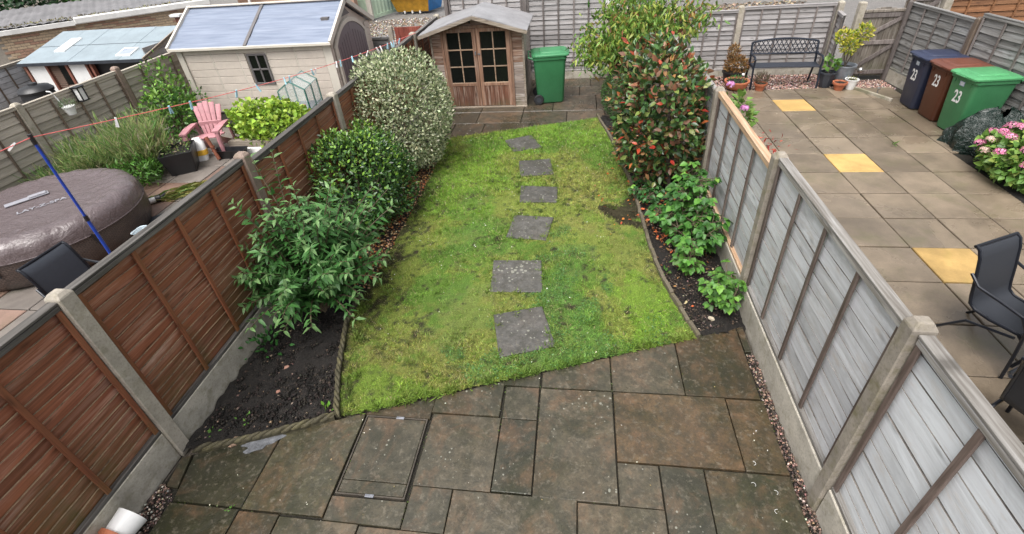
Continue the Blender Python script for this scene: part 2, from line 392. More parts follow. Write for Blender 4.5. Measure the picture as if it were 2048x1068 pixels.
M['slab_dark'] = slab_mat('dark_wet_flag', [(0.15,(0.018,0.019,0.010)),(0.42,(0.050,0.047,0.026)),(0.62,(0.075,0.066,0.036)),(0.85,(0.13,0.095,0.036))], 0.17, 0.25)
M['slab_rust'] = slab_mat('rusty_wet_flag', [(0.15,(0.034,0.023,0.013)),(0.42,(0.078,0.052,0.028)),(0.62,(0.118,0.077,0.040)),(0.85,(0.16,0.115,0.044))], 0.18, 0.15)
M['step'] = slab_mat('stepping_flag', [(0.15,(0.065,0.062,0.058)),(0.42,(0.10,0.096,0.090)),(0.7,(0.135,0.128,0.118))], 0.5, 0.95, rust=0.0, stain=0.12)
M['slab_back'] = slab_mat('back_flag', [(0.15,(0.045,0.036,0.026)),(0.42,(0.085,0.068,0.050)),(0.7,(0.135,0.098,0.066))], 0.2, 0.2)
def buff(name, c, wet=0.35):
    k = MatB(name); v = k.coord(kind='Object', rand=33.0); n1 = k.noise(v, 2.2, 6, 0.65); n2 = k.noise(v, 70, 3, 0.7); r = k.rnd()
    f = k.math('ADD', k.math('MULTIPLY', n1, 0.8), k.math('MULTIPLY', k.math('SUBTRACT', r, 0.5), 0.22), True)
    cc = k.ramp(f, [(0.22, tuple(x*0.6 for x in c)), (0.45, c), (0.7, tuple(x*1.3 for x in c))])
    cc = k.mix(k.ramp(n2, [(0.3, 0.4), (0.5, 0.0)]), cc, tuple(x*0.5 for x in c))
    gp = k.n('ShaderNodeNewGeometry').outputs['Position']; w1 = k.noise(gp, .55, 6, 0.65, 0.6); w2 = k.noise(gp, 1.9, 6, 0.7, 0.5)
    cc = k.mix(k.math('MULTIPLY', k.ramp(w1, [(0.46, 0.0), (0.60, 1.0)]), .5), cc, tuple(x*0.42 for x in c))
    cc = k.mix(k.math('MULTIPLY', k.ramp(w2, [(0.52, 0.0), (0.68, 1.0)]), .45), cc, (c[0]*.50,c[1]*.60,c[2]*.40))
    k.col(cc); k.rough(k.ramp(w1, [(0.40, wet+.32), (0.60, wet-.13)])); k.bump(n2, 0.4, 0.003); return k.m
M['buff'] = buff('buff_paving', (0.215,0.170,0.122), .20); M['yellow'] = buff('yellow_paving', (0.54,0.35,0.125), 0.4)
M['grey_paving'] = buff('grey_paving', (0.19,0.165,0.145), 0.4); M['pink_paving'] = buff('pink_paving', (0.21,0.135,0.105), 0.4)

def soil_mat(name, stops, scale=14, rough=0.85):
    k = MatB(name); v = k.coord(); n1 = k.noise(v, scale, 8, 0.75); n2 = k.noise(v, scale*5, 5, 0.75)
    k.col(k.ramp(k.math('ADD', k.math('MULTIPLY', n1, 0.5), k.math('MULTIPLY', n2, 0.5)), stops)); k.rough(rough)
    k.bump(k.math('ADD', n1, k.math('MULTIPLY', n2, 0.6)), 0.9, 0.03); return k.m
M['soil'] = soil_mat('dark_soil', [(0.32,(0.003,0.0025,0.002)),(0.5,(0.011,0.0085,0.007)),(0.68,(0.036,0.027,0.020))], 22)
M['ground'] = soil_mat('rough_ground', [(0.3,(0.06,0.052,0.042)),(0.5,(0.12,0.10,0.08)),(0.75,(0.20,0.17,0.14))], 8)
M['tarmac'] = soil_mat('worn_tarmac', [(0.3,(0.10,0.095,0.09)),(0.5,(0.16,0.15,0.142)),(0.75,(0.24,0.22,0.20))], 5, 0.75)
M['joint'] = soil_mat('joint_dirt', [(0.3,(0.010,0.009,0.006)),(0.55,(0.022,0.019,0.012)),(0.75,(0.045,0.045,0.02))], 20)
M['gravel_base'] = soil_mat('gravel_bed', [(0.3,(0.03,0.022,0.018)),(0.5,(0.09,0.065,0.055)),(0.75,(0.20,0.15,0.13))], 40)
def attr_mat(name, rough=0.8, spec=0.3):
    k = MatB(name); k.col(k.attr('Col')); k.rough(rough); k.b.inputs['Specular IOR Level'].default_value = spec; return k.m
M['bits'] = attr_mat('loose_bits', 0.7)
M['leaf'] = foliage_mat('leaf_matt'); M['leaf_gloss'] = foliage_mat('leaf_glossy', 0.28, 0.15, 0.5)
M['grass'] = foliage_mat('grass_blade', 0.55, 0.3, 0.25, 0.15)
M['stem'] = plain('stem', (0.10,0.075,0.045), 0.7); M['bark'] = plain('bark', (0.075,0.058,0.045), 0.8, 0.35, 20, bump=0.6)

# ================================================================ ground
g = MB(); g.add([(-120,-40,-0.06),(120,-40,-0.06),(120,160,-0.06),(-120,160,-0.06)], [(0,1,2,3)])
tag(g.build('ground', M['ground']), kind='structure')
g = MB(); g.grid([[(x, y, -0.045) for x in (-25, -12, 0, 12, 25)] for y in (12.6, 15, 18, 22, 32)])
tag(g.build('alley_road', M['tarmac']), kind='structure')

CUT = 0.3546                                      # lawn/patio line: y = 2.27 + CUT*(x+1.98)
line_c = 2.27 + CUT*1.98
# ---------------- near patio: dirt sheet with stone flags
pat = MB(); pat.prism([(-3.22,-0.4),(1.60,-0.4),(1.60,line_c+CUT*1.6),(-3.22,line_c-CUT*3.22)], -0.055, -0.028)
patio = tag(pat.build('patio', M['joint']), kind='structure')
FL = [('r',-1.805,-1.237,2.322,2.62),('s',-1.228,-.645,2.385,2.8),('s',-.655,-.330,2.705,2.95),('s',-.615,-.328,2.378,2.688),
 ('s',-.303,.302,2.706,3.2),('s',.318,.918,2.708,3.5),('r',.934,1.532,2.708,3.7),('d',1.545,1.597,3.222,3.7),
 ('s',-1.80,-1.225,1.46,1.628),('s',-1.212,-.628,1.765,2.368),('s',-.612,-.324,1.765,2.360),('s',-.304,.304,1.758,2.690),
 ('r',.322,1.238,2.074,2.692),('r',1.252,1.545,2.072,2.692),('s',.322,.618,1.752,2.058),('s',.632,.938,1.445,2.056),('d',.950,1.545,1.445,2.056),
 ('s',-1.212,-.905,1.452,1.748),('s',-.893,.010,1.135,1.748),('s',.022,.618,1.445,1.738),
 ('d',-2.448,-1.815,1.482,2.34),('d',-3.04,-2.474,.862,1.468),('r',-2.462,-2.150,.862,1.462),('s',-2.136,-1.532,.862,1.452),('s',-1.518,-.905,.862,1.440),
 ('s',.022,.618,.83,1.433),('s',.632,1.24,.83,1.433),('d',1.252,1.545,.83,1.433),('s',-.893,-.30,.52,1.122),('s',-.288,.010,.52,1.122),('r',.022,.618,.22,.818),('s',.632,1.545,.22,.818),
 ('d',-3.04,-2.15,.24,.85),('s',-2.136,-1.225,.24,.85),('s',-1.21,-.905,.24,.85),('s',-.893,.010,-.2,.508)]
for kd, x0, x1, y0, y1 in FL:
    jit = lambda: random.uniform(-.0035, .0035)
    e = .0028; p = [(x0-e+jit(),y0-e+jit()),(x1+e+jit(),y0-e+jit()),(x1+e+jit(),y1+e+jit()),(x0-e+jit(),y1+e+jit())]
    p = clip(p, -CUT, 1, line_c-0.005)
    if len(p) < 3: continue
    cx = sum(q[0] for q in p)/len(p); cy = sum(q[1] for q in p)/len(p)
    b = MB(); b.prism([(q[0]-cx,q[1]-cy) for q in p], -0.04, 0.0, 0.004, 0.004)
    mt = {'s': M['slab'], 'd': M['slab_dark'], 'r': M['slab_rust']}[kd]
    b.build('flagstone', mt, patio, loc=(cx, cy, random.uniform(-.003,.003)))
for p in ([(-3.030,1.485),(-2.462,1.485),(-2.465,2.085),(-3.115,1.852)], [(-3.165,1.585),(-3.060,1.575),(-3.135,1.845),(-3.205,1.815)]):
    cx = sum(q[0] for q in p)/4; cy = sum(q[1] for q in p)/4
    b = MB(); b.prism([(q[0]-cx,q[1]-cy) for q in p], -0.04, 0.0, 0.006, 0.007); b.build('flagstone', M['slab_dark'], patio, loc=(cx, cy, 0.001))
# pebble strips along both gravel boards
def pebbles(name, area, n, size, cols, wts, z=0.0, parent=None, label=None, cat=None):
    """loose stones as squashed octahedra in a polygon"""
    xs = [p[0] for p in area]; ys = [p[1] for p in area]
    P = np.stack([rng.uniform(min(xs), max(xs), n*3), rng.uniform(min(ys), max(ys), n*3)], 1); P = P[inside(P, area)][:n]; n = len(P)
    V0 = np.array([(1,0,0),(0,1,0),(-1,0,0),(0,-1,0),(0,0,.7),(0,0,-.7)]); F0 = np.array([(0,1,4),(1,2,4),(2,3,4),(3,0,4),(1,0,5),(2,1,5),(3,2,5),(0,3,5)])
    s = rng.uniform(size[0], size[1], n)[:,None,None]; a = rng.uniform(0, 6.3, n); st = rng.uniform(.6, 1.3, (n,1,3))
    V = V0[None]*st*s; ca, sa = np.cos(a)[:,None], np.sin(a)[:,None]
    V = np.stack([V[:,:,0]*ca-V[:,:,1]*sa, V[:,:,0]*sa+V[:,:,1]*ca, V[:,:,2]], 2)
    V += np.stack([P[:,0], P[:,1], np.full(n, z)+rng.uniform(0, size[0], n)], 1)[:,None,:]
    F = (F0[None]+(np.arange(n)*6)[:,None,None]).reshape(-1,3)
    o = link(name, np_mesh(name, V.reshape(-1,3), F, M['bits'], np.repeat(pick(cols, wts, n, .25), 6, 0)), parent)
    return tag(o, label, cat, kind='stuff')
PINK = [(.30,.19,.15),(.14,.09,.07),(.48,.42,.37),(.06,.045,.04)]
pebbles('pebbles', [(1.555,-.2),(1.63,-.2),(1.63,3.2),(1.55,3.2)], 1500, (.006,.014), PINK, (3,5,1,5), -.02, None, 'pinkish pebbles in the narrow strip below the silver fence', 'pebbles')
pebbles('pebbles', [(-3.24,.2),(-3.05,.2),(-3.05,1.5),(-3.16,1.6),(-3.24,1.6)], 1500, (.006,.014), PINK, (3,4,2,5), -.022, None, 'pinkish pebbles in the strip below the brown fence', 'pebbles')

# moss and seedlings in the joints
jl = [((-.314,1.8),(-.314,2.86)),((-.3,2.700),(.3,2.702)),((-1.22,1.5),(-1.22,2.5)),((-.62,1.8),(-.62,2.7)),((.31,1.78),(.31,3.05)),((-1.8,1.47),(-1.75,2.3)),((-2.45,1.48),(-2.45,2.05)),((-3.0,1.475),(-1.9,1.468)),((-1.2,1.757),(.3,1.752)),((.94,2.05),(.94,3.3)),((1.55,.9),(1.55,3.2)),((-1.9,2.29),(1.5,2.27+.3546*3.48))]
Pj = np.array([(a[0]+(b_[0]-a[0])*t+random.gauss(0,.004), a[1]+(b_[1]-a[1])*t+random.gauss(0,.004)) for a, b_ in jl for t in rng.random(int(60*math.hypot(b_[0]-a[0], b_[1]-a[1])))]); Pj = Pj[fbm(Pj[:,0], Pj[:,1], 3.5, 3, 51) > .47]; n = len(Pj)
mo_ = link('joint_moss', leaf_mesh('joint_moss', 'small', np.concatenate([Pj, np.full((n,1), -.004)], 1), rng.normal(size=(n,3))+np.array([0,0,.5]), rng.normal(size=(n,3))+np.array([0,0,1.]), rng.uniform(.006,.016,n), pick([(.07,.11,.02),(.11,.17,.03),(.05,.05,.02)], (3,2,3), n), M['leaf']))
tag(mo_, 'tiny moss and seedlings in the joints of the near patio', 'moss', kind='stuff')
sp_ = MB(); rg_ = [(.155*math.cos(a)*(1+.25*math.sin(3*a+1)+.12*math.sin(7*a)), .062*math.sin(a)*(1+.3*math.sin(2*a)+.12*math.sin(9*a+2))) for a in [2*PI*i/40 for i in range(40)]]; sp_.prism(rg_, .0005, .0026)
M['spill'] = plain('grey_spill', (.105,.11,.12), .6, .7, 14); tag(sp_.build('paint_spill', M['spill'], loc=(-2.60,1.985,.002), rot=(0,0,.36)), 'pale grey spill stain on the patio beside the rope edging', 'stain')
for i_, (x_, y_) in enumerate(((1.33,2.13),(1.28,1.98),(1.36,1.80),(1.30,1.62),(1.42,1.93),(1.38,1.55))):
    q_ = MB(); a_ = random.uniform(0,6); q_.tube([(.045*t*math.cos(a_+1.6*t), .045*t*math.sin(a_+1.6*t), .004) for t in [j/6-.5 for j in range(7)]], .0016, 4)
    tag(q_.build('white_thread', plain('white_thread', (.6,.6,.58)), loc=(x_,y_,.003)), 'short curled white thread on the patio, '+('farthest from','second from','third from','fourth from','right of','nearest to')[i_]+' the camera among the threads', 'thread', 'white threads on the patio')
bits_ = np.stack([rng.uniform(-3,1.5,70), rng.uniform(1.0,2.9,70)], 1); bits_ = bits_[bits_[:,1] < line_c+CUT*bits_[:,0]-.03]; n = len(bits_)
tag(link('fallen_petals', leaf_mesh('fallen_petals', 'small', np.concatenate([bits_, np.full((n,1), .004)], 1), rng.normal(size=(n,3))*np.array([1,1,.1]), np.tile([0,0,1.],(n,1)), rng.uniform(.006,.018,n), pick([(.6,.58,.5),(.45,.2,.12),(.3,.22,.1)], (4,1,2), n, .15), M['bits'])), 'few pale petals and leaf scraps on the near patio', 'petals', kind='stuff')
# ---------------- drain cover set into the patio
dc = thing('drain_cover', 'recessed metal-framed drain cover filled with paving, left part of the near patio', 'drain cover', (-1.52,1.98,0))
M['rust_metal'] = plain('rusty_steel', (0.06,0.050,0.038), 0.7, 0.4, 14, 0.0)
M['steel'] = plain('worn_steel', (0.26,0.27,0.30), 0.4, 0.3, 10, 0.5)
fr = MB()
for x0,x1,y0,y1 in ((-.272,.272,.321,.331),(-.272,.272,-.331,-.321),(-.272,-.262,-.321,.321),(.262,.272,-.321,.321)): fr.box(x0,x1,y0,y1,-.04,-.0015)
fr.build('frame', M['rust_metal'], dc)
b = MB(); b.prism(rect(-.257,.257,-.216,.316), -.04, -.002, .005, .005); b.build('lid_paving', M['slab'], dc)
b = MB(); b.prism(rect(-.257,.257,-.316,-.224), -.04, -.003, .004, .004); b.build('lid_strip', M['slab'], dc)
for x, y in ((0.0,-.328),(.03,.324)):
    b = MB(); b.box(x-.035,x+.035,y-.011,y+.011,-.01,.0045); b.build('lifting_slot', M['steel'], dc, bevel=.003)

# ---------------- soil beds
LAWN_L = [(-2.04,2.27),(-2.10,2.40),(-2.16,2.55),(-2.22,2.71),(-2.27,2.86),(-2.32,3.02),(-2.37,3.18),(-2.41,3.32),(-2.43,3.46),(-2.43,3.62),(-2.42,3.73),(-2.38,4.4),(-2.37,5.6),(-2.38,6.6),(-2.40,7.6),(-2.46,8.10)]
LAWN_R = [(1.15,3.36),(1.00,3.90),(.92,4.30),(.87,4.76),(.83,5.4),(.79,6.20),(.66,7.2),(.52,8.19),(.41,8.72),(.36,9.00)]
LAWN = LAWN_L[:1] + [(0.0, line_c), LAWN_R[0]] + LAWN_R[1:] + LAWN_L[::-1][:-1]
def bed(name, poly, z=0.0, amp=0.05):
    xs = [p[0] for p in poly]; ys = [p[1] for p in poly]; st = 0.025
    X, Y = np.meshgrid(np.arange(min(xs)-st, max(xs)+st, st), np.arange(min(ys)-st, max(ys)+st, st)); r, c = X.shape
    Z = z+amp*(fbm(X, Y, 5, 4)-.5)+amp*1.3*(fbm(X, Y, 17, 3, 3)-.5)
    V = np.stack([X, Y, Z], 2).reshape(-1,3); I = np.arange(r*c).reshape(r, c)
    F = np.stack([I[:-1,:-1], I[:-1,1:], I[1:,1:], I[1:,:-1]], 2).reshape(-1,4)
    F = F[inside(V[F].mean(1)[:,:2], poly)]
    return tag(link(name, np_mesh(name, V, F, M['soil'], smooth=True)), kind='structure')
BED_L = [(-3.24,1.86)] + [(-2.04,2.27)] + LAWN_L[1:] + [(-3.24,8.10)]
BED_R = [(1.63,3.50),(1.63,9.3),(.36,9.06)] + LAWN_R[::-1][1:]
bed('flower_bed', BED_L, .0); bed('flower_bed', BED_R, .0); bed('flower_bed', [(5.58,5.25),(6.85,5.25),(6.72,7.05),(5.60,7.05)], -.005, .04)
def scatter_leaves(name, poly, n, size, cols, wts, z, label, cat, curl=.5):
    xs = [p[0] for p in poly]; ys = [p[1] for p in poly]
    P = np.stack([rng.uniform(min(xs), max(xs), n*3), rng.uniform(min(ys), max(ys), n*3)], 1); P = P[inside(P, poly)][:n]; n = len(P)
    P3 = np.concatenate([P, z+rng.uniform(0, .02, (n,1))], 1); D = rng.normal(size=(n,3))*np.array([1,1,.25]); U = np.array([0,0,1.])+rng.normal(size=(n,3))*curl
    o = link(name, leaf_mesh(name, 'oval', P3, D, U, rng.uniform(size[0], size[1], n), pick(cols, wts, n, .25), M['bits']))
    return tag(o, label, cat, kind='stuff')
DEAD = [(.30,.16,.06),(.20,.085,.03),(.40,.10,.035),(.42,.30,.17),(.10,.05,.025)]
scatter_leaves('leaf_litter', [(-2.40,3.9),(-2.36,5),(-2.38,7.9),(-2.9,7.9),(-2.95,5.5),(-2.8,4.0)], 3600, (.02,.045), DEAD, (4,4,1,5,5), .015, 'brown dry leaf litter under the shrubs along the brown fence', 'leaf litter')
scatter_leaves('fallen_leaves', [(.83,5.2),(.70,7.0),(.50,8.5),(.95,8.5),(1.5,7.0),(1.5,5.0),(1.1,4.6)], 900, (.03,.07), DEAD, (3,3,9,1,4), .02, 'red and orange fallen leaves under the red-tinged bush', 'fallen leaves')
scatter_leaves('fallen_leaves', [(.85,3.9),(.87,5.2),(1.55,5.2),(1.55,3.6)], 60, (.02,.05), DEAD, (3,3,5,2,4), .02, 'few rust-coloured leaves on the soil among the raspberry plants', 'fallen leaves')
ST = [(.16,.11,.08),(.28,.24,.20),(.07,.05,.04),(.33,.2,.14)]
pebbles('soil_crumbs', [(-3.2,1.95),(-2.1,2.3),(-2.4,3.4),(-2.45,3.9),(-3.2,3.9)], 5200, (.004,.017), [(.018,.014,.012),(.04,.03,.024),(.22,.16,.12),(.007,.006,.005)], (6,3,.35,7), .0, None, 'dark crumbs of soil and grit in the near planting bed', 'soil crumbs')
pebbles('soil_crumbs', [(1.05,3.8),(.92,4.5),(.85,5.6),(1.6,5.6),(1.6,3.6),(1.2,3.45)], 5200, (.004,.016), [(.04,.03,.024),(.085,.06,.045),(.26,.2,.16),(.015,.012,.01)], (6,4,.8,6), .0, None, 'crumbs of soil and grit in the raspberry bed', 'soil crumbs')
def rock(x, y, r, c, label, z=0.0):
    k = MB(); k.lathe([(.0,-.5),(.7,-.4),(1,0),(.75,.45),(.3,.62)], 9)
    v = [(p[0]*r*random.uniform(.8,1.2), p[1]*r*.75*random.uniform(.8,1.2), p[2]*r*random.uniform(.8,1.1)) for p in k.v]; k.v = v
    tag(k.build('stone', plain('stone', c, .8, .3, 20), smooth=True, loc=(x, y, z+r*.3), rot=(0,0,random.uniform(0,6))), label, 'stone')
rock(1.33,3.62,.035,(.42,.36,.27),'pale buff stone on the soil at the patio corner')
rock(-2.78,2.75,.03,(.34,.19,.14),'pinkish stone on dark soil below the long-leaved shrub')
rock(-2.82,1.97,.05,(.30,.20,.14),'largest brown stone at the tip of the dark bed')
rock(-2.72,2.48,.022,(.30,.15,.11),'small reddish stone in the middle of the dark bed')

# ---------------- lawn
STONES = [[(-.87,3.55),(-.37,3.70),(-.20,3.16),(-.73,2.99)],[(-1.01,4.46),(-.43,4.48),(-.38,3.92),(-.96,3.90)],[(-.87,5.47),(-.33,5.42),(-.40,4.89),(-.92,4.95)],
          [(-.87,6.29),(-.31,6.25),(-.30,5.82),(-.84,5.81)],[(-.99,7.12),(-.47,7.20),(-.39,6.67),(-.91,6.58)],[(-1.34,7.96),(-.88,8.19),(-.64,7.65),(-1.12,7.48)]]
def sm(a, b, x): t = np.clip((x-a)/(b-a), 0, 1); return t*t*(3-2*t)
def blob(x, y, cx, cy, rx, ry): return np.clip(1-np.hypot((x-cx)/rx, (y-cy)/ry)+2.4*(fbm(x, y, 3.1, 4, 9)-.5), 0, 1)
def lawn_colour(x, y):
    """albedo of the turf: fresh green, yellow moss, brown thatch, clover, bare soil"""
    green = np.array([.112,.195,.034]); yell = np.array([.190,.232,.050]); brown = np.array([.215,.190,.066]); clover = np.array([.098,.195,.046]); soil = np.array([.040,.032,.022]); bright = np.array([.160,.270,.036]); dark = np.array([.060,.085,.022])
    n = fbm(x, y, 1.5, 5, 1); n2 = fbm(x, y, 4.5, 4, 4); n3 = fbm(x, y, 13, 3, 6); hf = fbm(x, y, 26, 3, 17)*.6+fbm(x, y, 9, 2, 27)*.4
    rag = lambda w: sm(.22, .78, w+(hf-.5)*2.2)
    W = lambda w, col, c: c*(1-w[:,None])+col[None]*w[:,None]
    c = W(rag(sm(.36,.62,n)), yell, np.tile(green, (len(x),1)))
    c = W(rag(sm(.48,.72,n2))*.3, brown, c)
    c = W(rag(sm(.05,.6,blob(x,y,.35,5.5,.8,1.7)))*.6, yell*1.05, c)
    c = W(rag(sm(.1,.6,blob(x,y,.28,6.1,.7,.9)))*.35, brown*1.15, c)
    c = W(rag(sm(.0,.6,blob(x,y,-1.55,2.95,1.1,.8))*.8)*.35, brown*.9, c)
    c = W(rag(sm(.1,.6,blob(x,y,.70,4.7,.35,1.1)))*.3, brown, c)
    c = W(rag(sm(.0,.5,blob(x,y,.72,3.65,.6,.5)))*.8, bright, c)
    c = W(rag(sm(.0,.6,blob(x,y,-1.75,6.9,1.0,1.5)))*.75, bright*.95, c)
    c = W(rag(sm(.0,.6,blob(x,y,-.9,8.2,1.6,.6)))*.7, bright, c)
    c = W(rag(sm(.0,.6,blob(x,y,-1.75,2.5,.6,.3)))*.7, bright*.9, c)
    for cx, cy, rx, ry, a in ((.0,3.5,.55,.65,.55),(-.15,4.35,.40,.65,.5),(-.45,2.88,.75,.26,.6),(-1.45,3.6,.5,.5,.35),(-1.25,4.9,.5,.5,.35)):
        c = W(rag(sm(.0,.6,blob(x,y,cx,cy,rx,ry)))*a, clover, c)
    c = W(rag(sm(.10,.55,blob(x,y,.68,5.70,.36,.60)))*.95, soil, c)
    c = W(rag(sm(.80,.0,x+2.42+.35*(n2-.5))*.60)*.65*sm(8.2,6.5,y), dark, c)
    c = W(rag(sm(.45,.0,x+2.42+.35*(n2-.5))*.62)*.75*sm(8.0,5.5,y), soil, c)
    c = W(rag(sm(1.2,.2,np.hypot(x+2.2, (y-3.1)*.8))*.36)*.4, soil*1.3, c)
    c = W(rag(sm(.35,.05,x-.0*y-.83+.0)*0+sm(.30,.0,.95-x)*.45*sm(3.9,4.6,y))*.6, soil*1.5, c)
    c = W(sm(.62,.75,n3)*sm(.48,.62,n2)*.35, soil*1.8, c)
    return c*1.12*(.78+.44*n3)[:,None]
st = .022
X, Y = np.meshgrid(np.arange(-2.6, 1.3, st), np.arange(2.2, 9.2, st)); r_, c_ = X.shape
Z = .012+.03*(fbm(X, Y, 2.0, 3)-.5)+.012*(fbm(X, Y, 16, 3, 5)-.5)
V = np.stack([X, Y, Z], 2).reshape(-1,3); I = np.arange(r_*c_).reshape(r_, c_)
F = np.stack([I[:-1,:-1], I[:-1,1:], I[1:,1:], I[1:,:-1]], 2).reshape(-1,4); F = F[inside(V[F].mean(1)[:,:2], LAWN)]
k = MatB('turf'); a = k.attr('Col'); v = k.coord(); n1 = k.noise(v, 90, 5, .75); n2 = k.noise(v, 260, 3, .7)
k.col(k.mix(1.0, a, k.ramp(k.math('ADD', k.math('MULTIPLY', n1, .6), k.math('MULTIPLY', n2, .4)), [(.32,.22),(.52,.85),(.68,1.7)]), 'MULTIPLY')); k.rough(.9); k.set(Specular_IOR_Level=.15); k.bump(n1, 1.0, .02)
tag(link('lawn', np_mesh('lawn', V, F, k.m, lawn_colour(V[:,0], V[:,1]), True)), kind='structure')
# blades, denser near the camera
n = 330000
P = np.stack([rng.uniform(-2.6, 1.3, n), 2.2+6.9*rng.random(n)**1.25], 1); P = P[inside(P, LAWN)]
ok = np.ones(len(P), bool)
for q in STONES: ok &= ~inside(P, [(sum(p[0] for p in q)/4*(-.05)+p[0]*1.05, sum(p[1] for p in q)/4*(-.05)+p[1]*1.05) for p in q])
soilp = blob(P[:,0], P[:,1], .68, 5.75, .30, .55); ok &= rng.random(len(P)) > sm(.3,.6,soilp)*.95
ok &= rng.random(len(P)) < .45+1.1*fbm(P[:,0], P[:,1], 7, 3, 11)*fbm(P[:,0], P[:,1], 1.5, 2, 15)*1.6
P = P[ok]; n = len(P); hgt = .55+.9*fbm(P[:,0], P[:,1], 6, 3, 21)
S = rng.uniform(.018, .048, n)*hgt*(1+.35*(P[:,1] > 6))
D = np.stack([rng.normal(0, .75, n), rng.normal(0, .75, n), np.abs(rng.normal(.65, .3, n))], 1); U = rng.normal(size=(n,3))
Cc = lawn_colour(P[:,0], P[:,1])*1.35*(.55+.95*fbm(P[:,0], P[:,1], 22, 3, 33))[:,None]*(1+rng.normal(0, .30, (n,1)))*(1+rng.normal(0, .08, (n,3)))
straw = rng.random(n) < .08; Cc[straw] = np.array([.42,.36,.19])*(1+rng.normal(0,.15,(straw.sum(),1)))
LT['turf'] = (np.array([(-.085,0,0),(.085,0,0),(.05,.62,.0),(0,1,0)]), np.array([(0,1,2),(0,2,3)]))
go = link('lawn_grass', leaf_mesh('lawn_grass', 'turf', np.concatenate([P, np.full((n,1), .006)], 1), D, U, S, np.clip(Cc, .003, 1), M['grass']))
tag(go, 'short mossy green and yellowish grass of the lawn', 'grass', kind='stuff')
# scattered coarse tufts standing above the turf
nt = 420; Pt = np.stack([rng.uniform(-2.4, 1.1, nt), 2.3+6.4*rng.random(nt)**1.2], 1); Pt = Pt[inside(Pt, LAWN)]
for q in STONES: Pt = Pt[~inside(Pt, q)]
edge = np.array([(a[0]+(b_[0]-a[0])*t+rng.normal(0,.03), a[1]+(b_[1]-a[1])*t+rng.normal(0,.03)) for q in STONES for a, b_ in zip(q, q[1:]+q[:1]) for t in rng.random(9)])
edge2 = np.array([(x, line_c+CUT*x+abs(rng.normal(0,.03))) for x in rng.uniform(-1.95, 1.1, 150)]); edge3 = np.array([(-2.02+rng.uniform(-.02,.1)-.36*t, 2.3+1.4*t) for t in rng.random(60)])
Pt = np.concatenate([Pt, edge, edge2, edge3]); nb_ = 16; Pn = np.repeat(Pt, nb_, 0); n = len(Pn); big = np.repeat(rng.uniform(.6,1.5,len(Pt)), nb_)
Dn = np.stack([rng.normal(0,.8,n), rng.normal(0,.8,n), np.full(n,.75)], 1)
Cn = lawn_colour(Pn[:,0], Pn[:,1])*.45+np.array([.13,.21,.035])*.8*(1+rng.normal(0,.22,(n,1)))*np.repeat(rng.uniform(.6,1.25,len(Pt)), nb_)[:,None]
LT['tuft'] = (np.array([(-.05,0,0),(.05,0,0),(.035,.6,.05),(0,1,-.08)]), np.array([(0,1,2),(0,2,3)]))
go = link('grass_tufts', leaf_mesh('grass_tufts', 'tuft', np.concatenate([Pn+rng.normal(0,.012,(n,2)), np.full((n,1), .008)], 1), Dn, rng.normal(size=(n,3)), rng.uniform(.03,.065,n)*big, np.clip(Cn,.004,1), M['grass']))
tag(go, 'coarser grass tufts standing above the mossy lawn and along its edges', 'grass', kind='stuff')
# clover: small round leaflets
n = 16000
P = np.stack([rng.uniform(-1.5, .9, n), rng.uniform(2.5, 5.2, n)], 1)
wgt = np.maximum.reduce([sm(.05,.45,blob(P[:,0],P[:,1],-.05,3.5,.55,.65)), sm(.05,.45,blob(P[:,0],P[:,1],-.2,4.35,.4,.65)), sm(.05,.4,blob(P[:,0],P[:,1],-.5,2.85,.75,.25)), .5*sm(.05,.4,blob(P[:,0],P[:,1],.5,3.3,.6,.3))])
ok = (rng.random(n) < wgt*sm(.40,.56,fbm(P[:,0], P[:,1], 8, 3, 41))*1.3) & inside(P, LAWN)
for q in STONES: ok &= ~inside(P, q)
P = P[ok]; n = len(P)
D = rng.normal(size=(n,3))*np.array([1,1,.3]); U = np.array([0,0,1.])+rng.normal(0,.3,(n,3))
co = link('clover', leaf_mesh('clover', 'small', np.concatenate([P, rng.uniform(.02,.04,(n,1))], 1), D, U, rng.uniform(.014,.026,n), pick([(.065,.16,.036),(.09,.20,.045),(.13,.25,.08)], (5,4,1), n), M['leaf']))
tag(co, 'dark green clover spreading beside the two nearest stepping stones', 'clover', kind='stuff')
# fallen white petals and clover flowers
n = 240; P = np.stack([rng.uniform(-2.3,.4,n), 2.6+6.2*rng.random(n)**.7], 1); k_ = inside(P, LAWN) | ((P[:,1] > 8) & (P[:,0] < .3)); P = P[k_]; n = len(P)
po = link('fallen_petals', leaf_mesh('fallen_petals', 'small', np.concatenate([P, np.full((n,1), .035)], 1), rng.normal(size=(n,3))*np.array([1,1,.1]), np.tile([0,0,1.],(n,1)), rng.uniform(.008,.022,n), pick([(.75,.75,.68),(.6,.55,.45)], (4,1), n, .1), M['bits']))
tag(po, 'tiny white petals strewn over the lawn', 'petals', kind='stuff')
SL = ['nearest stepping stone in the lawn, skewed, beside clover','second nearest stepping stone, thickly speckled with pale lichen','third nearest stepping stone, slanted, plain grey','fourth stepping stone from the patio, plain pale grey','speckled darker stepping stone, second from the summer house','darkest stepping stone, turned diagonal, nearest the summer house']
for q, lb in zip(STONES, SL):
    cx = sum(p[0] for p in q)/4; cy = sum(p[1] for p in q)/4
    b = MB(); b.prism([(p[0]-cx,p[1]-cy) for p in q][::-1], -.05, .030, .006, .006)
    tag(b.build('stepping_stone', M['step'], loc=(cx,cy,0)), lb, 'stepping stone', 'stepping stones across the lawn')
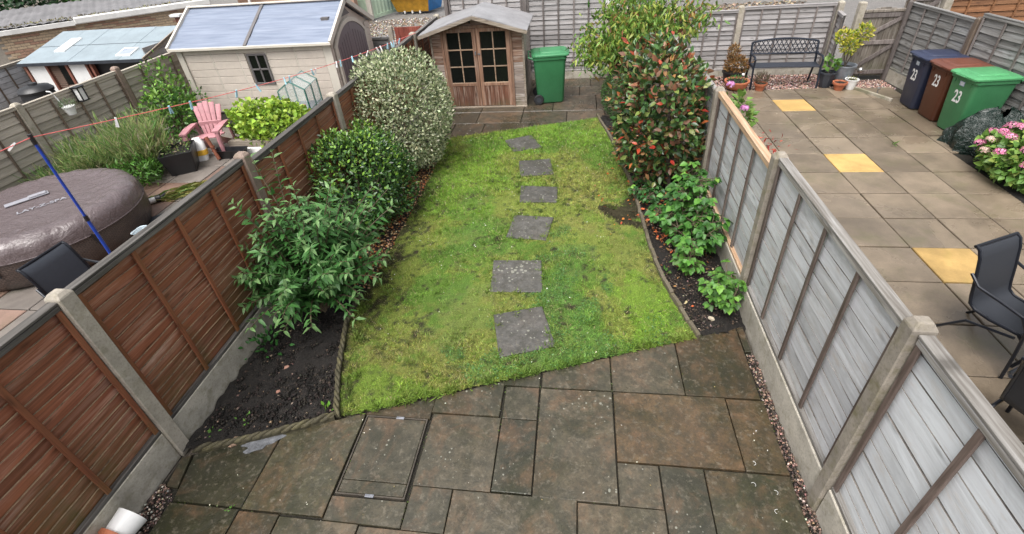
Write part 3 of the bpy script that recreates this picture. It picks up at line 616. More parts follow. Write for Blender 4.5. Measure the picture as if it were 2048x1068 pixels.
# dark bare-soil patch texture stays in the turf; scattered orange leaves on it
scatter_leaves('fallen_leaves', [(.3,5.0),(.8,5.0),(.75,6.8),(.4,8.2),(.2,8.2),(.2,6)], 26, (.03,.06), [(.42,.13,.03),(.35,.07,.03),(.30,.19,.08)], (3,2,1), .035, 'scattered orange leaves lying on the lawn near its edging', 'fallen leaves')

# ---------------- edging
M['rope_stone'] = concrete('rope_edging', (0.062,0.054,0.030), 0.8)
def path_pts(pts, step):
    out = []; acc = 0.0; prev = Vector(pts[0]+(0,)); out.append((prev.copy(), None))
    L = [0]; 
    for a, b2 in zip(pts[:-1], pts[1:]): L.append(L[-1]+math.hypot(b2[0]-a[0], b2[1]-a[1]))
    res = []; d = step/2
    while d < L[-1]:
        i = max(j for j in range(len(L)) if L[j] <= d); i = min(i, len(pts)-2); t = (d-L[i])/(L[i+1]-L[i])
        a, b2 = pts[i], pts[i+1]; res.append((a[0]+(b2[0]-a[0])*t, a[1]+(b2[1]-a[1])*t, math.atan2(b2[1]-a[1], b2[0]-a[0]))); d += step
    return res
def rope_edge(pts, label):
    root = thing('rope_edging', label, 'garden edging', (pts[0][0], pts[0][1], 0))
    k = MB()
    for i in range(5):                           # one twist of the rope: slanted bulging lobes
        pass
    lobe = MB(); n = 7
    rows = []
    for i in range(n+1):
        t = i/n; r = .021*math.sin(PI*min(max(t*.9+.05,0),1))**.5+.006
        ring = [((t-.5)*.085+.040*math.cos(a)*(1), math.cos(a)*r*1.05, .055+math.sin(a)*r*1.15-.006+.012*(t-.5)) for a in [2*PI*j/10 for j in range(10)]]
        rows.append(ring)
    v = [p for r in rows for p in r]; f = []
    for i in range(n):
        for j in range(10): f.append((i*10+j, i*10+(j+1)%10, (i+1)*10+(j+1)%10, (i+1)*10+j))
    f += [tuple(range(10))[::-1], tuple(range(n*10, n*10+10))]
    lobe.add(v, f); me = lobe.mesh('rope_twist', M['rope_stone'], smooth=True)
    base = MB()
    for x, y, a in path_pts(pts, .078):
        o = link('rope_twist', me, root, (x-pts[0][0], y-pts[0][1], random.uniform(-.012,.006)), (random.uniform(-.06,.06), random.uniform(-.05,.05), a+random.uniform(-.1,.1)))
    for a, b2 in zip(pts[:-1], pts[1:]): base.beam((a[0]-pts[0][0],a[1]-pts[0][1],.015), (b2[0]-pts[0][0],b2[1]-pts[0][1],.015), .036, .07)
    base.build('edging_base', M['rope_stone'], root)
rope_edge(LAWN_L[:11], 'twisted rope-top edging curving between the dark bed and the lawn')
rope_edge([(-3.08,1.87),(-2.92,1.925),(-2.73,1.99),(-2.545,2.06),(-2.355,2.13),(-2.17,2.21),(-2.06,2.255)], 'twisted rope-top edging between the dark bed and the patio')
ed = thing('stone_edging', 'low weathered concrete edging of the raspberry bed beside the lawn', 'garden edging', (1.15,3.36,0))
ems = []
for s_ in range(4):
    b = MB(); h = .07; b.prism([(-.098,-.02),(.098,-.02),(.098,.02),(-.098,.02)], -.05, h, .010, .012); ems.append(b.mesh('edging_block', concrete('edging_stone%d' % s_, (0.12,0.10,0.07), .8)))
for i, (x, y, a) in enumerate(path_pts(LAWN_R, .20)):
    link('edging_block', ems[i % 4], ed, (x-1.15, y-3.36, random.uniform(-.015,.01)), (random.uniform(-.08,.08), random.uniform(-.03,.03), a+random.uniform(-.06,.06)))

# ---------------- paving behind the lawn
bp = MB(); bp.prism([(-3.2,8.05),(1.6,8.05),(1.6,11.58),(-3.2,11.58)], -.055, -.03); bpo = tag(bp.build('back_patio', M['joint']), kind='structure')
bl_a, bl_b = (-2.47,8.12), (.64,9.08); ln = ((bl_b[1]-bl_a[1]), -(bl_b[0]-bl_a[0])); lc = ln[0]*bl_a[0]+ln[1]*bl_a[1]
y = 8.1; row = 0
while y < 11.5:
    h = (.75,.60,.90,.60)[row % 4]; x = -3.2+(.0,-.2,-.35,-.1)[row % 4]
    while x < 1.6:
        wd = random.choice((.6,.75,.9,.9)); p = rect(max(x,-3.2)+.006, min(x+wd,1.6)-.006, y+.006, min(y+h,11.57)-.006)
        x += wd
        if p[1][0]-p[0][0] < .05: continue
        p = clip(p, ln[0], ln[1], lc-.01)
        if len(p) < 3: continue
        cx = sum(q[0] for q in p)/len(p); cy = sum(q[1] for q in p)/len(p)
        b = MB(); b.prism([(q[0]-cx,q[1]-cy) for q in p], -.04, 0, .005, .006)
        b.build('flagstone', M['slab_back'], bpo, loc=(cx,cy,random.uniform(-.002,.002)))
    y += h; row += 1
# ---------------- neighbour patio on the right: square buff slabs, a few yellow
np_ = MB(); np_.prism([(1.72,-1),(7.0,-1),(7.0,11.45),(1.72,11.45)], -.055, -.028); npo = tag(np_.build('neighbour_patio', M['joint']), kind='structure')
sq = MB(); sq.prism(rect(-.294,.294,-.298,.298), -.03, 0, .007, .007); sq_b = sq.mesh('paving_slab', M['buff']); sq_y = sq.mesh('paving_slab', M['yellow'])
X0, Y0 = 4.095, 9.495
for i in range(-3, 5):
    for j in range(-16, 2):
        x, y = X0+i*.603, Y0+j*.6125
        if x < 2.0 or (x > 5.9 and j > -3) or (i >= 3 and -6 <= j <= -4) or (i == 4 and j > -8) or (i >= 3 and j >= 1): continue
        yl = (i == 0 and j in (0,-4,-8,-12))
        link('paving_slab', sq_y if yl else sq_b, npo, (x+random.uniform(-.004,.004), y+random.uniform(-.004,.004), random.uniform(-.003,.003)), (0,0,random.uniform(-.006,.006)))
half = MB(); half.prism(rect(-.13,.13,-.300,.300), -.03, 0, .005, .006); hm = half.mesh('paving_slab', M['buff'])
for j in range(-16, 2): link('paving_slab', hm, npo, (1.855, Y0+j*.6125, random.uniform(-.002,.002)))
for (x0,x1,y0,y1) in ((5.60,6.15,9.2,9.75),(5.60,6.2,9.77,10.35),(5.62,6.45,8.0,9.18)):
    b = MB(); b.prism(rect((x0-x1)/2,(x1-x0)/2,(y0-y1)/2,(y1-y0)/2), -.03, 0, .005, .006); b.build('paving_slab', M['buff'], npo, loc=((x0+x1)/2,(y0+y1)/2,.001))
pebbles('gravel', [(1.75,10.42),(5.2,10.42),(5.2,11.42),(1.75,11.42)], 5200, (.012,.026), [(.40,.25,.21),(.25,.15,.12),(.52,.44,.40),(.12,.08,.07)], (4,4,2,2), -.03, None, 'pinkish gravel strip under and behind the garden bench', 'gravel')
pebbles('gravel', [(5.25,10.4),(5.55,9.7),(5.62,9.7),(5.62,10.2),(6.3,10.3),(6.3,10.9),(5.25,10.9)], 1800, (.012,.024), [(.40,.25,.21),(.25,.15,.12),(.52,.44,.40),(.12,.08,.07)], (4,4,2,2), -.03, None, 'pinkish gravel in front of the wooden gate', 'gravel')
kb = thing('timber_kerb', 'thin timber kerb edging the gravel by the gate', 'kerb', (5.5,10.3,0)); b = MB(); b.beam((0,0,.02),(.33,-.75,.02),.05,.07); b.build('board', M['beige'], kb, bevel=.004)
# ---------------- paving of the garden on the left
lp = MB(); lp.prism([(-9.0,-1),(-3.36,-1),(-3.36,12.2),(-9.0,12.2)], -.055, -.028); lpo = tag(lp.build('neighbour_paving', M['joint']), kind='structure')
lm = [sq.mesh('paving_slab', M['grey_paving']), sq.mesh('paving_slab', M['pink_paving'])]
for i in range(9):
    for j in range(14): link('paving_slab', lm[1 if random.random() < .35 else 0], lpo, (-3.68-i*.61, .6+j*.615, random.uniform(-.003,.003)))

# ================================================================ fences
def slat_meshes(L, h, mat, wave, n=6, nseg=18, thick=.010, proud=.026, ledge=None, lw=.016, flat=False):
    out = []
    for q in range(n):
        b = MB(); rows = [[], [], []]; ph = random.uniform(0, 9); f1 = random.uniform(2, 4)
        for i in range(nseg+1):
            x = L*i/nseg; wv = wave*(math.sin(x*f1+ph)*.6+math.sin(x*f1*2.7+ph*2)*.4)
            if flat: rows[0].append((x, .008, wv*.5)); rows[1].append((x, .0105+random.uniform(-.001,.001), h*.958+wv)); rows[2].append((x, .000, h*.958+wv))
            elif ledge is None: rows[0].append((x, 0, h*1.25)); rows[1].append((x, proud+random.uniform(-.002,.002), wv)); rows[2].append((x, proud-thick, wv))
            else: rows[0].append((x, -.004, -h*.25)); rows[1].append((x, proud*.8+random.uniform(-.003,.003), h*.95+wv)); rows[2].append((x, proud*.8-lw, h*.95+wv+.001))
        b.grid(rows[:2]); b.cur = 1 if ledge else 0; b.grid(rows[1:]); out.append(b.mesh('slat', [mat, ledge] if ledge else mat))
    return out
def lap_panel(fence, a, b, z0, z1, exp, slats, battens, mats, wave, cap=True, backs=True, cap_mat=None, end=.0):
    """one lap panel between posts a and b: rails, slats and battens; local x runs along, +y faces the viewer"""
    d = Vector((b[0]-a[0], b[1]-a[1], 0)); L = d.length; ang = math.atan2(d.y, d.x)
    p = MB(); wood_b, bat, rail = mats
    p.box(0, L, .006, .046, z0, z0+.035)
    org = fence.location
    po = p.build('panel', cap_mat or rail, fence, bevel=.003, loc=(a[0]-org.x, a[1]-org.y, 0), rot=(0, 0, ang))
    if cap: q = MB(); q.box(-.005, L+.005, -.022, .050, z1-.020, z1); q.build('capping', cap_mat or rail, po, bevel=.003)
    q = MB(); q.box(0, L, .028, .048, z1-.060, z1-.024); q.build('top_rail', cap_mat or rail, po, bevel=.003)
    z = z0+.02; i = 0
    while z < z1-.045:
        hh = min(exp, z1-.03-z); step = exp*random.uniform(.88,1.10) if wave < .008 else exp
        o = link('slat', slats[random.randrange(len(slats))], po, (0, 0, z), (random.uniform(-.02,.02), random.uniform(-.004,.004), random.uniform(-.0015,.0015))); o.scale = (L/1.83, 1, min(step,z1-.03-z)/exp); z += step; i += 1
    for k in range(battens+2):
        x = .025+(L-.05)*k/(battens+1)
        q = MB(); q.box(-.018, .018, .028, .045, z0+.036, z1-.062)
        q.build('batten', bat, po, bevel=.003, loc=(x+random.uniform(-.008,.008)*(0 < k <= battens), .0, 0), rot=(0, random.uniform(-.006,.006), 0))
    bk = MB(); bk.box(.005, L-.005, -.014, -.006, z0, z1-.03); bk.build('back_board', wood_b, po)
    return po
def post(fence, x, y, z, mat, wx=.11, wy=.11, ang=0.0, top=.03):
    b = MB(); b.prism(rect(-wx/2, wx/2, -wy/2, wy/2), -.05, z, wx*.22, top)
    return b.build('post', mat, fence, bevel=.006, loc=(x-fence.location.x, y-fence.location.y, 0), rot=(0,0,ang))
def gravel_board(fence, a, b, h, mat, th=.05):
    d = Vector((b[0]-a[0], b[1]-a[1], 0)); ang = math.atan2(d.y, d.x); q = MB(); q.box(0, d.length, -th/2, th/2, -.05, h)
    q.build('gravel_board', mat, fence, bevel=.006, loc=(a[0]-fence.location.x, a[1]-fence.location.y, 0), rot=(0,0,ang))

# left boundary: reddish-brown lap panels; runs so that local +y faces +X -> go from far to near
f1 = thing('panel_fence', 'reddish-brown lap panel fence with concrete posts left of the lawn', 'fence', (-3.29,1.9,0))
PL = [(-.1,1.74),(1.90,1.735),(3.91,1.745),(5.92,1.66),(7.93,1.62),(9.60,1.62),(11.5,1.6)]
sb = slat_meshes(1.83, .088, M['brown'], .012, ledge=M['edge_algae'], proud=.017, lw=.012)
for (y0, t0), (y1, t1), top in zip(PL[:-1], PL[1:], (1.69,1.70,1.62,1.60,1.58,1.56)):
    gravel_board(f1, (-3.285,y0+.055), (-3.285,y1-.055), .285, M['gravelboard'], .06)
    lap_panel(f1, (-3.305,y1-.055), (-3.305,y0+.055), .285, top, .088, sb, 3, (M['brown'], M['brown_batten'], M['cap_grey']), .011)
for i, (y, t) in enumerate(PL): post(f1, -3.29, y, t, M['pinkpost'] if i == 2 else M['concrete'], .12, .105)
# right boundary: silvered lap panels; +y faces -X -> near to far
f2 = thing('panel_fence', 'silver-grey weathered lap panel fence with concrete posts right of the lawn', 'fence', (1.67,1.9,0))
PR = [(-.1,1.78),(1.88,1.775),(3.86,1.715),(5.90,1.60),(7.85,1.55),(9.7,1.5),(11.5,1.5)]
ss = slat_meshes(1.83, .118, M['silver'], .009, n=10, ledge=M['edge_dark'], flat=True); ss2 = slat_meshes(1.83, .118, M['silver_white'], .006, n=10, ledge=M['edge_dark'], flat=True)
for i, ((y0, t0), (y1, t1), top) in enumerate(zip(PR[:-1], PR[1:], (1.72,1.69,1.56,1.5,1.45,1.45))):
    gravel_board(f2, (1.665,y0+.055), (1.665,y1-.055), .29, M['gravelboard'], .065)
    lap_panel(f2, (1.69,y0+.055), (1.69,y1-.055), .29, top, .118, ss2 if i == 0 else ss, 3, (M['silver_batten'], M['silver_batten'], M['silver_rail']), .005, cap_mat=M['new_rail'] if i == 2 else M['silver_rail'])
for i, (y, t) in enumerate(PR): post(f2, 1.67, y, t, M['post_r'], .115, .095, top=.04)
# far side of the left garden: beige panels, +y faces +X
f3 = thing('panel_fence', 'beige lap panel fence behind the hot tub', 'fence', (-9.05,6.45,0))
sg = slat_meshes(1.83, .125, M['beige'], .010)
P3 = [(2.45,1.45),(4.45,1.45),(6.45,1.46),(8.46,1.47),(10.4,1.4)]
for (y0, t0), (y1, t1), top in zip(P3[:-1], P3[1:], (1.42,1.42,1.40,1.36)):
    lap_panel(f3, (-9.06,y1-.055), (-9.06,y0+.055), .02, top, .125, sg, 3, (M['beige'], M['beige_batten'], M['beige']), .010)
for i, (y, t) in enumerate(P3): post(f3, -9.05, y, t, M['concrete'] if i != 3 else M['pinkpost'], .12, .11)
# back fence of the lawn garden, +y faces -Y -> run from right to left
f4 = thing('panel_fence', 'tall grey lap panel fence behind the summer house and its green bin', 'fence', (-1.4,11.6,0))
sg2 = slat_meshes(1.83, .105, M['greyf'], .004)
for (x0, x1) in ((-3.05,-1.25),(-1.25,.60)):
    gravel_board(f4, (x1-.04,11.6), (x0+.04,11.6), .17, M['gravelboard']); lap_panel(f4, (x1-.05,11.62), (x0+.05,11.62), .17, 1.95, .105, sg2, 4, (M['greyf'], M['greyf_batten'], M['greyf']), .004)
for x in (-3.05,-1.25): post(f4, x, 11.6, 1.98, M['greyf_batten'], .09, .09)
post(f4, .60, 11.6, 1.62, M['concrete'], .10, .10)
# back fence of the right-hand garden
f5 = thing('panel_fence', 'grey lap panel fence behind the garden bench', 'fence', (3.4,11.5,0))
for (x0, x1, tp) in ((1.70,3.40,1.38),(3.40,5.33,1.43)):
    lap_panel(f5, (x1-.05,11.52), (x0+.05,11.52), .10, tp, .105, sg2, 4, (M['greyf'], M['greyf_batten'], M['greyf']), .004)
    gravel_board(f5, (x1-.05,11.5), (x0+.05,11.5), .10, M['gravelboard'])
lap_panel(f5, (5.27,11.0), (5.36,11.46), .05, 1.28, .105, sg2, 0, (M['greyf'], M['greyf_batten'], M['greyf']), .004)
for x, z in ((1.70,1.42),(3.40,1.46),(5.36,1.46)): post(f5, x, 11.5, z, M['concrete'])
# right-hand boundary of that garden; +y faces -X -> near to far
f6 = thing('panel_fence', 'dark grey lap panel fence behind the three numbered wheelie bins', 'fence', (6.5,9.2,0))
sg3 = slat_meshes(1.83, .120, M['greyd'], .010)
PF = [(6.86,5.4),(6.66,7.32),(6.48,9.20),(6.36,10.95)]
for (a, b_, tp) in zip(PF[:-1], PF[1:], (1.60,1.60,1.49)):
    v_ = (Vector(b_)-Vector(a)).normalized()*.055
    gravel_board(f6, (a[0]+v_.x,a[1]+v_.y), (b_[0]-v_.x,b_[1]-v_.y), .22, M['gravelboard'])
    lap_panel(f6, (a[0]+v_.x+.02,a[1]+v_.y), (b_[0]-v_.x+.02,b_[1]-v_.y), .22, tp, .120, sg3, 3, (M['greyd'], M['greyf_batten'], M['greyd']), .010)
for (x, y), z in zip(PF, (1.6,1.6,1.53,1.6)): post(f6, x, y, z, M['beige_batten'] if y > 8 else M['concrete'], .09, .09)
# wooden gate beside it, arched top
gt = thing('garden_gate', 'weathered wooden gate with arched top and diagonal braces', 'gate', (5.58,10.95,0))
x = 0.0
while x < .70:
    h = 1.30+.10*math.sin(PI*min((x+.05)/.76, 1)); b = MB(); b.box(0,.092,-.01,.01,.06,h); b.build('plank', M['gate_wood'], gt, bevel=.003, loc=(x,.02,0)); x += .096
for z in (.10,.70,1.22): b = MB(); b.box(-.01,.77,-.038,-.012,z,z+.08); b.build('rail', M['greyf_batten'], gt, bevel=.003, loc=(0,.02,0))
for z0, z1 in ((.18,.69),(.79,1.21)): b = MB(); b.beam((.04,-.005,z0),(.73,-.005,z1),.024,.075); b.build('brace', M['greyf_batten'], gt)
b = MB(); b.box(.0,.76,-.045,-.012,1.31,1.37); b.build('top_rail', M['gate_wood'], gt, bevel=.01, loc=(0,.02,0))
for x, lb in ((5.50,'concrete gate post beside the yellow potted shrub'),(6.31,'timber gate post at the fence corner')):
    b = MB(); hw = .06 if x < 6 else .03; b.prism(rect(-hw,hw,-hw,hw), -.05, 1.52, .01, .02); tag(b.build('gate_post', M['concrete'] if x < 6 else M['greyf_batten'], loc=(x,10.95 if x < 6 else 10.86,0), bevel=.005), lb, 'post')
# red gate in the far corner of the lawn garden
rg = thing('plank_gate', 'reddish plank gate half hidden behind the peach tree', 'gate', (.68,11.6,0))
for i in range(9): b = MB(); b.box(0,.094,-.01,.01,.06,1.40); b.build('plank', M['red_wood'], rg, bevel=.003, loc=(i*.097,0,0))
for z in (.2,1.15): b = MB(); b.box(0,.87,-.035,-.012,z,z+.08); b.build('rail', M['red_wood'], rg)
b = MB(); b.beam((.05,-.024,.25),(.82,-.024,1.17),.022,.08); b.build('brace', M['red_wood'], rg)
b = MB(); b.prism(rect(-.05,.05,-.05,.05), 0, 1.45, .01, .01); tag(b.build('gate_post', M['greyf_batten'], loc=(1.60,11.6,0)), 'grey post between the red plank gate and the grey fence', 'post')
# red boarded gate and grey rail fence at the back of the left garden
rf = thing('plank_gate', 'red boarded gate behind the variegated shrub', 'gate', (-4.62,12.2,0))
for i in range(12): b = MB(); b.box(0,.112,-.01,.01,0,1.22); b.build('plank', M['red_wood'], rf, bevel=.003, loc=(i*.115,0,0))
for z in (.1,.78): b = MB(); b.box(0,1.38,-.034,-.012,z,z+.09); b.build('rail', M['red_wood'], rf)
b = MB(); b.beam((.10,-.023,.2),(.55,-.023,.78),.02,.08); b.build('brace', M['red_wood'], rf)
b = MB(); b.prism(rect(-.055,.055,-.05,.05), -.05, 1.26, .01, .01); tag(b.build('gate_post', M['concrete'], loc=(-4.72,12.18,0), bevel=.004), 'pale post at the left edge of the red boarded gate', 'post')
f7 = thing('panel_fence', 'short grey lap fence between the plastic shed and the red gate', 'fence', (-5.2,12.25,0))
lap_panel(f7, (-4.80,12.25), (-6.4,12.25), 0, 1.0, .12, sg3, 2, (M['greyd'], M['greyf_batten'], M['greyd']), .006)
# beyond the right-hand garden: warm brown fence and a grey gate
f8 = thing('panel_fence', 'warm brown panel fence beyond the right-hand garden', 'fence', (8.6,11.6,0))
sw = slat_meshes(1.83, .12, M['warm_wood'], .004)
for x0, x1 in ((7.35,9.2),(9.2,11.1)): lap_panel(f8, (x1,11.6), (x0,11.6), 0, 1.95, .12, sw, 3, (M['warm_wood'], M['warm_wood'], M['warm_wood']), .004)
b = MB(); b.prism(rect(-.07,.07,-.07,.07), 0, 1.9, .02, .02); tag(b.build('gate_post', M['concrete'], loc=(7.22,11.3,0)), 'pale concrete post in front of the warm brown fence', 'post')
g2 = thing('garden_gate', 'grey plank gate beyond the dark grey fence, top right', 'gate', (6.50,11.35,0))
for i in range(6): b = MB(); b.box(0,.10,-.01,.01,.05,1.62); b.build('plank', M['gate_wood'], g2, loc=(i*.104,0,0))
b = MB(); b.beam((.02,-.03,.9),(.60,-.03,1.45),.025,.09); b.build('brace', M['greyf_batten'], g2)
for z in (.2,1.42): b = MB(); b.box(0,.62,-.045,-.012,z,z+.08); b.build('rail', M['greyf_batten'], g2)

# ================================================================ objects
def rrect(w, d, r, n=4):
    out = []
    for cx, cy, a0 in ((w/2-r,d/2-r,0),(-w/2+r,d/2-r,PI/2),(-w/2+r,-d/2+r,PI),(w/2-r,-d/2+r,3*PI/2)):
        out += [(cx+r*math.cos(a0+PI/2*i/n), cy+r*math.sin(a0+PI/2*i/n)) for i in range(n+1)]
    return out
def loft(b, rings, cap0=True, cap1=True):
    n = len(rings[0]); v = [p for r in rings for p in r]; f = []
    for i in range(len(rings)-1):
        for j in range(n): f.append((i*n+j, i*n+(j+1)%n, (i+1)*n+(j+1)%n, (i+1)*n+j))
    if cap0: f.append(tuple(range(n))[::-1])
    if cap1: f.append(tuple(range((len(rings)-1)*n, len(rings)*n)))
    return b.add(v, f)
def text_mesh(body, size, mat, ext=.001):
    cu = bpy.data.curves.new('text', 'FONT'); cu.body = body; cu.size = size; cu.extrude = ext; cu.align_x = 'CENTER'; cu.align_y = 'CENTER'; cu.offset = size*.018
    o = bpy.data.objects.new('text', cu); COL.objects.link(o); dg = bpy.context.evaluated_depsgraph_get()
    me = bpy.data.meshes.new_from_object(o.evaluated_get(dg)); bpy.data.objects.remove(o); bpy.data.curves.remove(cu)
    me.materials.clear(); me.materials.append(mat); return me
M['white'] = plain('white_plastic', (.74,.74,.73), .4, .06, 5); M['black'] = plain('black_plastic', (.012,.012,.014), .4, .3, 6)
M['tyre'] = plain('rubber', (.018,.018,.02), .7); M['terracotta'] = plain('terracotta', (.42,.135,.065), .65, .2, 9)
M['charcoal'] = plain('charcoal_plastic', (.035,.04,.05), .45, .25, 5); M['sticker'] = plain('pale_sticker', (.35,.42,.52), .5, .15, 30)

# ---------------- wheelie bins: local front is -y, wheels and handle at +y
def wheelie_bin(label, loc, rz, c, s=1.0, number=None, sticker=None, group=None, lid_c=None, ntop=.70, fold=0.0):
    t = thing('wheelie_bin', label, 'wheelie bin', loc, rz, group)
    m = plain('bin_plastic', c, .38, .10, 4); ml = plain('bin_lid', lid_c or tuple(x*1.25 for x in c), .38, .12, 4)
    S = lambda L: [(x*s, y*s, z*s) for x, y, z in L]
    b = MB(); R = []
    for z, w_, d_, y_ in ((.02,.44,.50,-.03),(.05,.46,.52,-.03),(.86,.54,.62,-.02),(.87,.575,.655,-.02),(.925,.575,.655,-.02)): R.append(S([(x, y+y_, z) for x, y in rrect(w_, d_, .06)]))
    loft(b, R); b.build('body', m, t, smooth=True)
    b = MB(); R = []
    for z, w_, d_, y_ in ((.925,.585,.68,-.02),(.93,.60,.715,-.035),(.955,.60,.715,-.035),(.975,.56,.66,-.03),(.985,.50,.60,-.03)): R.append(S([(x, y+y_, z) for x, y in rrect(w_, d_, .07)]))
    loft(b, R); lid = b.build('lid', ml, t, smooth=True)
    b = MB(); R = []
    for z, w_, d_, y_ in ((.980,.40,.46,-.05),(1.000,.37,.42,-.05),(1.004,.33,.38,-.05)): R.append(S([(x, y+y_, z) for x, y in rrect(w_, d_, .06)]))
    loft(b, R); b.build('lid_crown', ml, lid, smooth=True)
    b = MB(); b.tube(S([(-.26,.30,.90),(-.26,.375,.925),(.26,.375,.925),(.26,.30,.90)]), .016*s, 8); b.build('handle', ml, t, smooth=True)
    b = MB(); b.tube(S([(-.10,-.385,.94),(-.10,-.41,.945),(.10,-.41,.945),(.10,-.385,.94)]), .011*s, 6); b.build('lid_grip', ml, lid, smooth=True)
    for x in (-.255, .255):
        b = MB(); b.lathe([(.035*s,-.028*s),(.09*s,-.028*s),(.10*s,-.015*s),(.10*s,.015*s),(.09*s,.028*s),(.035*s,.028*s)], 20)
        wh = b.build('wheel', M['tyre'], t, smooth=True, loc=(x*s,.215*s,.10*s), rot=(0,PI/2,0))
        b = MB(); b.lathe([(.05*s,-.031*s),(.05*s,.031*s)], 14); b.build('hub', M['charcoal'], wh)
    for x in (-.17,.17): b = MB(); b.box((x-.012)*s,(x+.012)*s,-.340*s,-.325*s,.80*s,.868*s); b.build('rib', m, t, bevel=.003)
    sl_ = math.atan2(.05, .81)                     # front leans outwards towards the top
    def on_front(me, name, z, x=0.0):
        y = -.03-.26-(z-.05)/.81*.04-.0035
        return link(name, me, t, (x*s, y*s, z*s), (PI/2+sl_*.8, 0, 0))
    if number: on_front(text_mesh(number, .27*s, M['white'], .001), 'number', ntop*.95).scale = (.62,1,1)
    if sticker:
        b = MB(); b.box(-.05*s,.05*s,-.035*s,.035*s,-.001,.001); q = on_front(b.mesh('crest_sticker', M['sticker']), 'crest_sticker', .81)
        for zz_ in (-.016,.0,.016): b = MB(); b.box(-.036*s,.036*s,(zz_-.004)*s,(zz_+.004)*s,.0012,.0018); link('print_line', b.mesh('print_line', M['white']), q)
    return t
BG = 'wheelie bins numbered 23 along the dark grey fence'
wheelie_bin('green wheelie bin standing beside the summer house', (-.66,10.12,0), math.radians(97), (.036,.165,.068), 1.06)
wheelie_bin('navy blue wheelie bin numbered 23, farthest of the three', (6.20,9.30,0), math.radians(-92), (.022,.028,.055), .96, '23', True, BG, ntop=.62)
wheelie_bin('brown wheelie bin numbered 23 between the navy and green ones', (6.22,8.74,0), math.radians(-90), (.085,.026,.012), .96, '23', None, BG, (.13,.045,.028))
wheelie_bin('green wheelie bin numbered 23, nearest the pink hydrangea', (6.22,8.18,0), math.radians(-86), (.045,.18,.075), .97, '23', True, BG, (.07,.27,.11), ntop=.62)
# ---------------- dark green sack
sk = MB(); rows = []
for i in range(13):
    t = i/12; row = []
    for j in range(36):
        a = 2*PI*j/36; r = (math.sin(PI*(.06+.92*t)*.5+PI*.5*.0) if 0 else math.cos(t*PI/2*.98)**.55)
        fold = 1+.10*math.sin(a*7+t*3)+.06*math.sin(a*13+t*8+1)+.05*math.sin(a*3+t*5)
        row.append((math.cos(a)*.50*r*fold, math.sin(a)*.40*r*fold, .60*t**.85*(1+.10*math.sin(a*2+1))+.02*math.sin(a*9+t*11)))
    rows.append(row+[row[0]])
sk.grid(rows); k = MatB('polythene'); v = k.coord(); nz = k.noise(v, 9, 5, .6, 1.5); k.col((.007,.017,.013)); k.rough(.15); k.bump(nz, .9, .05)
tag(sk.build('garden_sack', k.m, smooth=True, loc=(6.14,7.50,-.02), rot=(0,0,-.4)), 'shiny dark green plastic sack slumped beside the green numbered bin', 'sack')

# ---------------- garden bench: local front -y
M['bench'] = plain('dark_blue_metal', (.020,.026,.040), .4, .25, 8, .3)
bn = thing('garden_bench', 'dark blue metal bench with lattice back on the neighbouring patio', 'bench', (4.22,10.78,0), math.radians(-3))
w2 = .635
for s_ in (-1, 1):
    b = MB(); b.tube([(s_*w2,-.33,0),(s_*w2,-.30,.25),(s_*w2,-.27,.42),(s_*w2,-.29,.58),(s_*w2,-.22,.62),(s_*w2,.02,.60),(s_*w2,.13,.64)], .02, 8); b.build('arm_and_front_leg', M['bench'], bn, smooth=True)
    b = MB(); b.tube([(s_*w2,.20,0),(s_*w2,.13,.22),(s_*w2,.08,.42),(s_*w2,.13,.64),(s_*w2,.17,.82)], .021, 8); b.build('rear_leg', M['bench'], bn, smooth=True)
    b = MB(); b.beam((s_*w2,-.27,.405),(s_*w2,.08,.405),.03,.03); b.build('side_rail', M['bench'], bn)
for i in range(6): b = MB(); y = -.255+i*.058; b.box(-w2,w2,y-.022,y+.022,.415,.432); b.build('seat_slat', M['bench'], bn, bevel=.004)
arch = lambda x: .82+.065*(1-(x/w2)**2)
yb = lambda z: .08+(z-.42)*.225
b = MB(); b.tube([(x, yb(arch(x)), arch(x)) for x in [w2*(-1+2*i/16) for i in range(17)]], .019, 8); b.build('top_rail', M['bench'], bn, smooth=True)
b = MB(); b.tube([(-w2,yb(.60),.60),(w2,yb(.60),.60)], .015, 8); b.build('lower_back_rail', M['bench'], bn, smooth=True)
for i in range(-2, 15):
    for sg_ in (1, -1):
        x0 = -w2+i*.088; x1 = x0+.17
        if sg_ < 0: x0, x1 = x1, x0
        zt = .60+.24; pts = []
        for t in [j/6 for j in range(7)]:
            x = x0+(x1-x0)*t; z = .605+(arch(min(max(x,-w2),w2))-.605)*t
            if abs(x) <= w2: pts.append((x, yb(z)+.004*sg_, z))
        if len(pts) > 1: b = MB(); b.tube(pts, .0085, 5); b.build('lattice_bar', M['bench'], bn)
# ---------------- pots on that patio
M['potsoil'] = M['soil']
def pot(name, label, loc, prof, mat, seg=20, soil=None, rim=None):
    t = thing(name, label, 'plant pot', loc)
    b = MB(); b.lathe(prof + [(prof[-1][0]*.88, prof[-1][1]), (prof[-1][0]*.82, prof[-1][1]*.86)], seg, cap1=False); b.build('pot', mat, t, smooth=True)
    b = MB(); b.lathe([(prof[-1][0]*.83, prof[-1][1]*.86), (.001, prof[-1][1]*.90)], seg, cap0=False, cap1=False); b.build('compost', M['potsoil'], t)
    return t
p_bowl = pot('bowl_planter', 'wide terracotta bowl planter left of the bench', (3.28,10.50,0), [(.12,0),(.19,.03),(.225,.10),(.235,.15),(.25,.155),(.25,.185)], M['terracotta'], 28)
p_ter = pot('plant_pot', 'small terracotta pot with dried heather left of the bench', (3.72,10.38,0), [(.075,0),(.10,.11),(.125,.115),(.13,.155)], M['terracotta'])
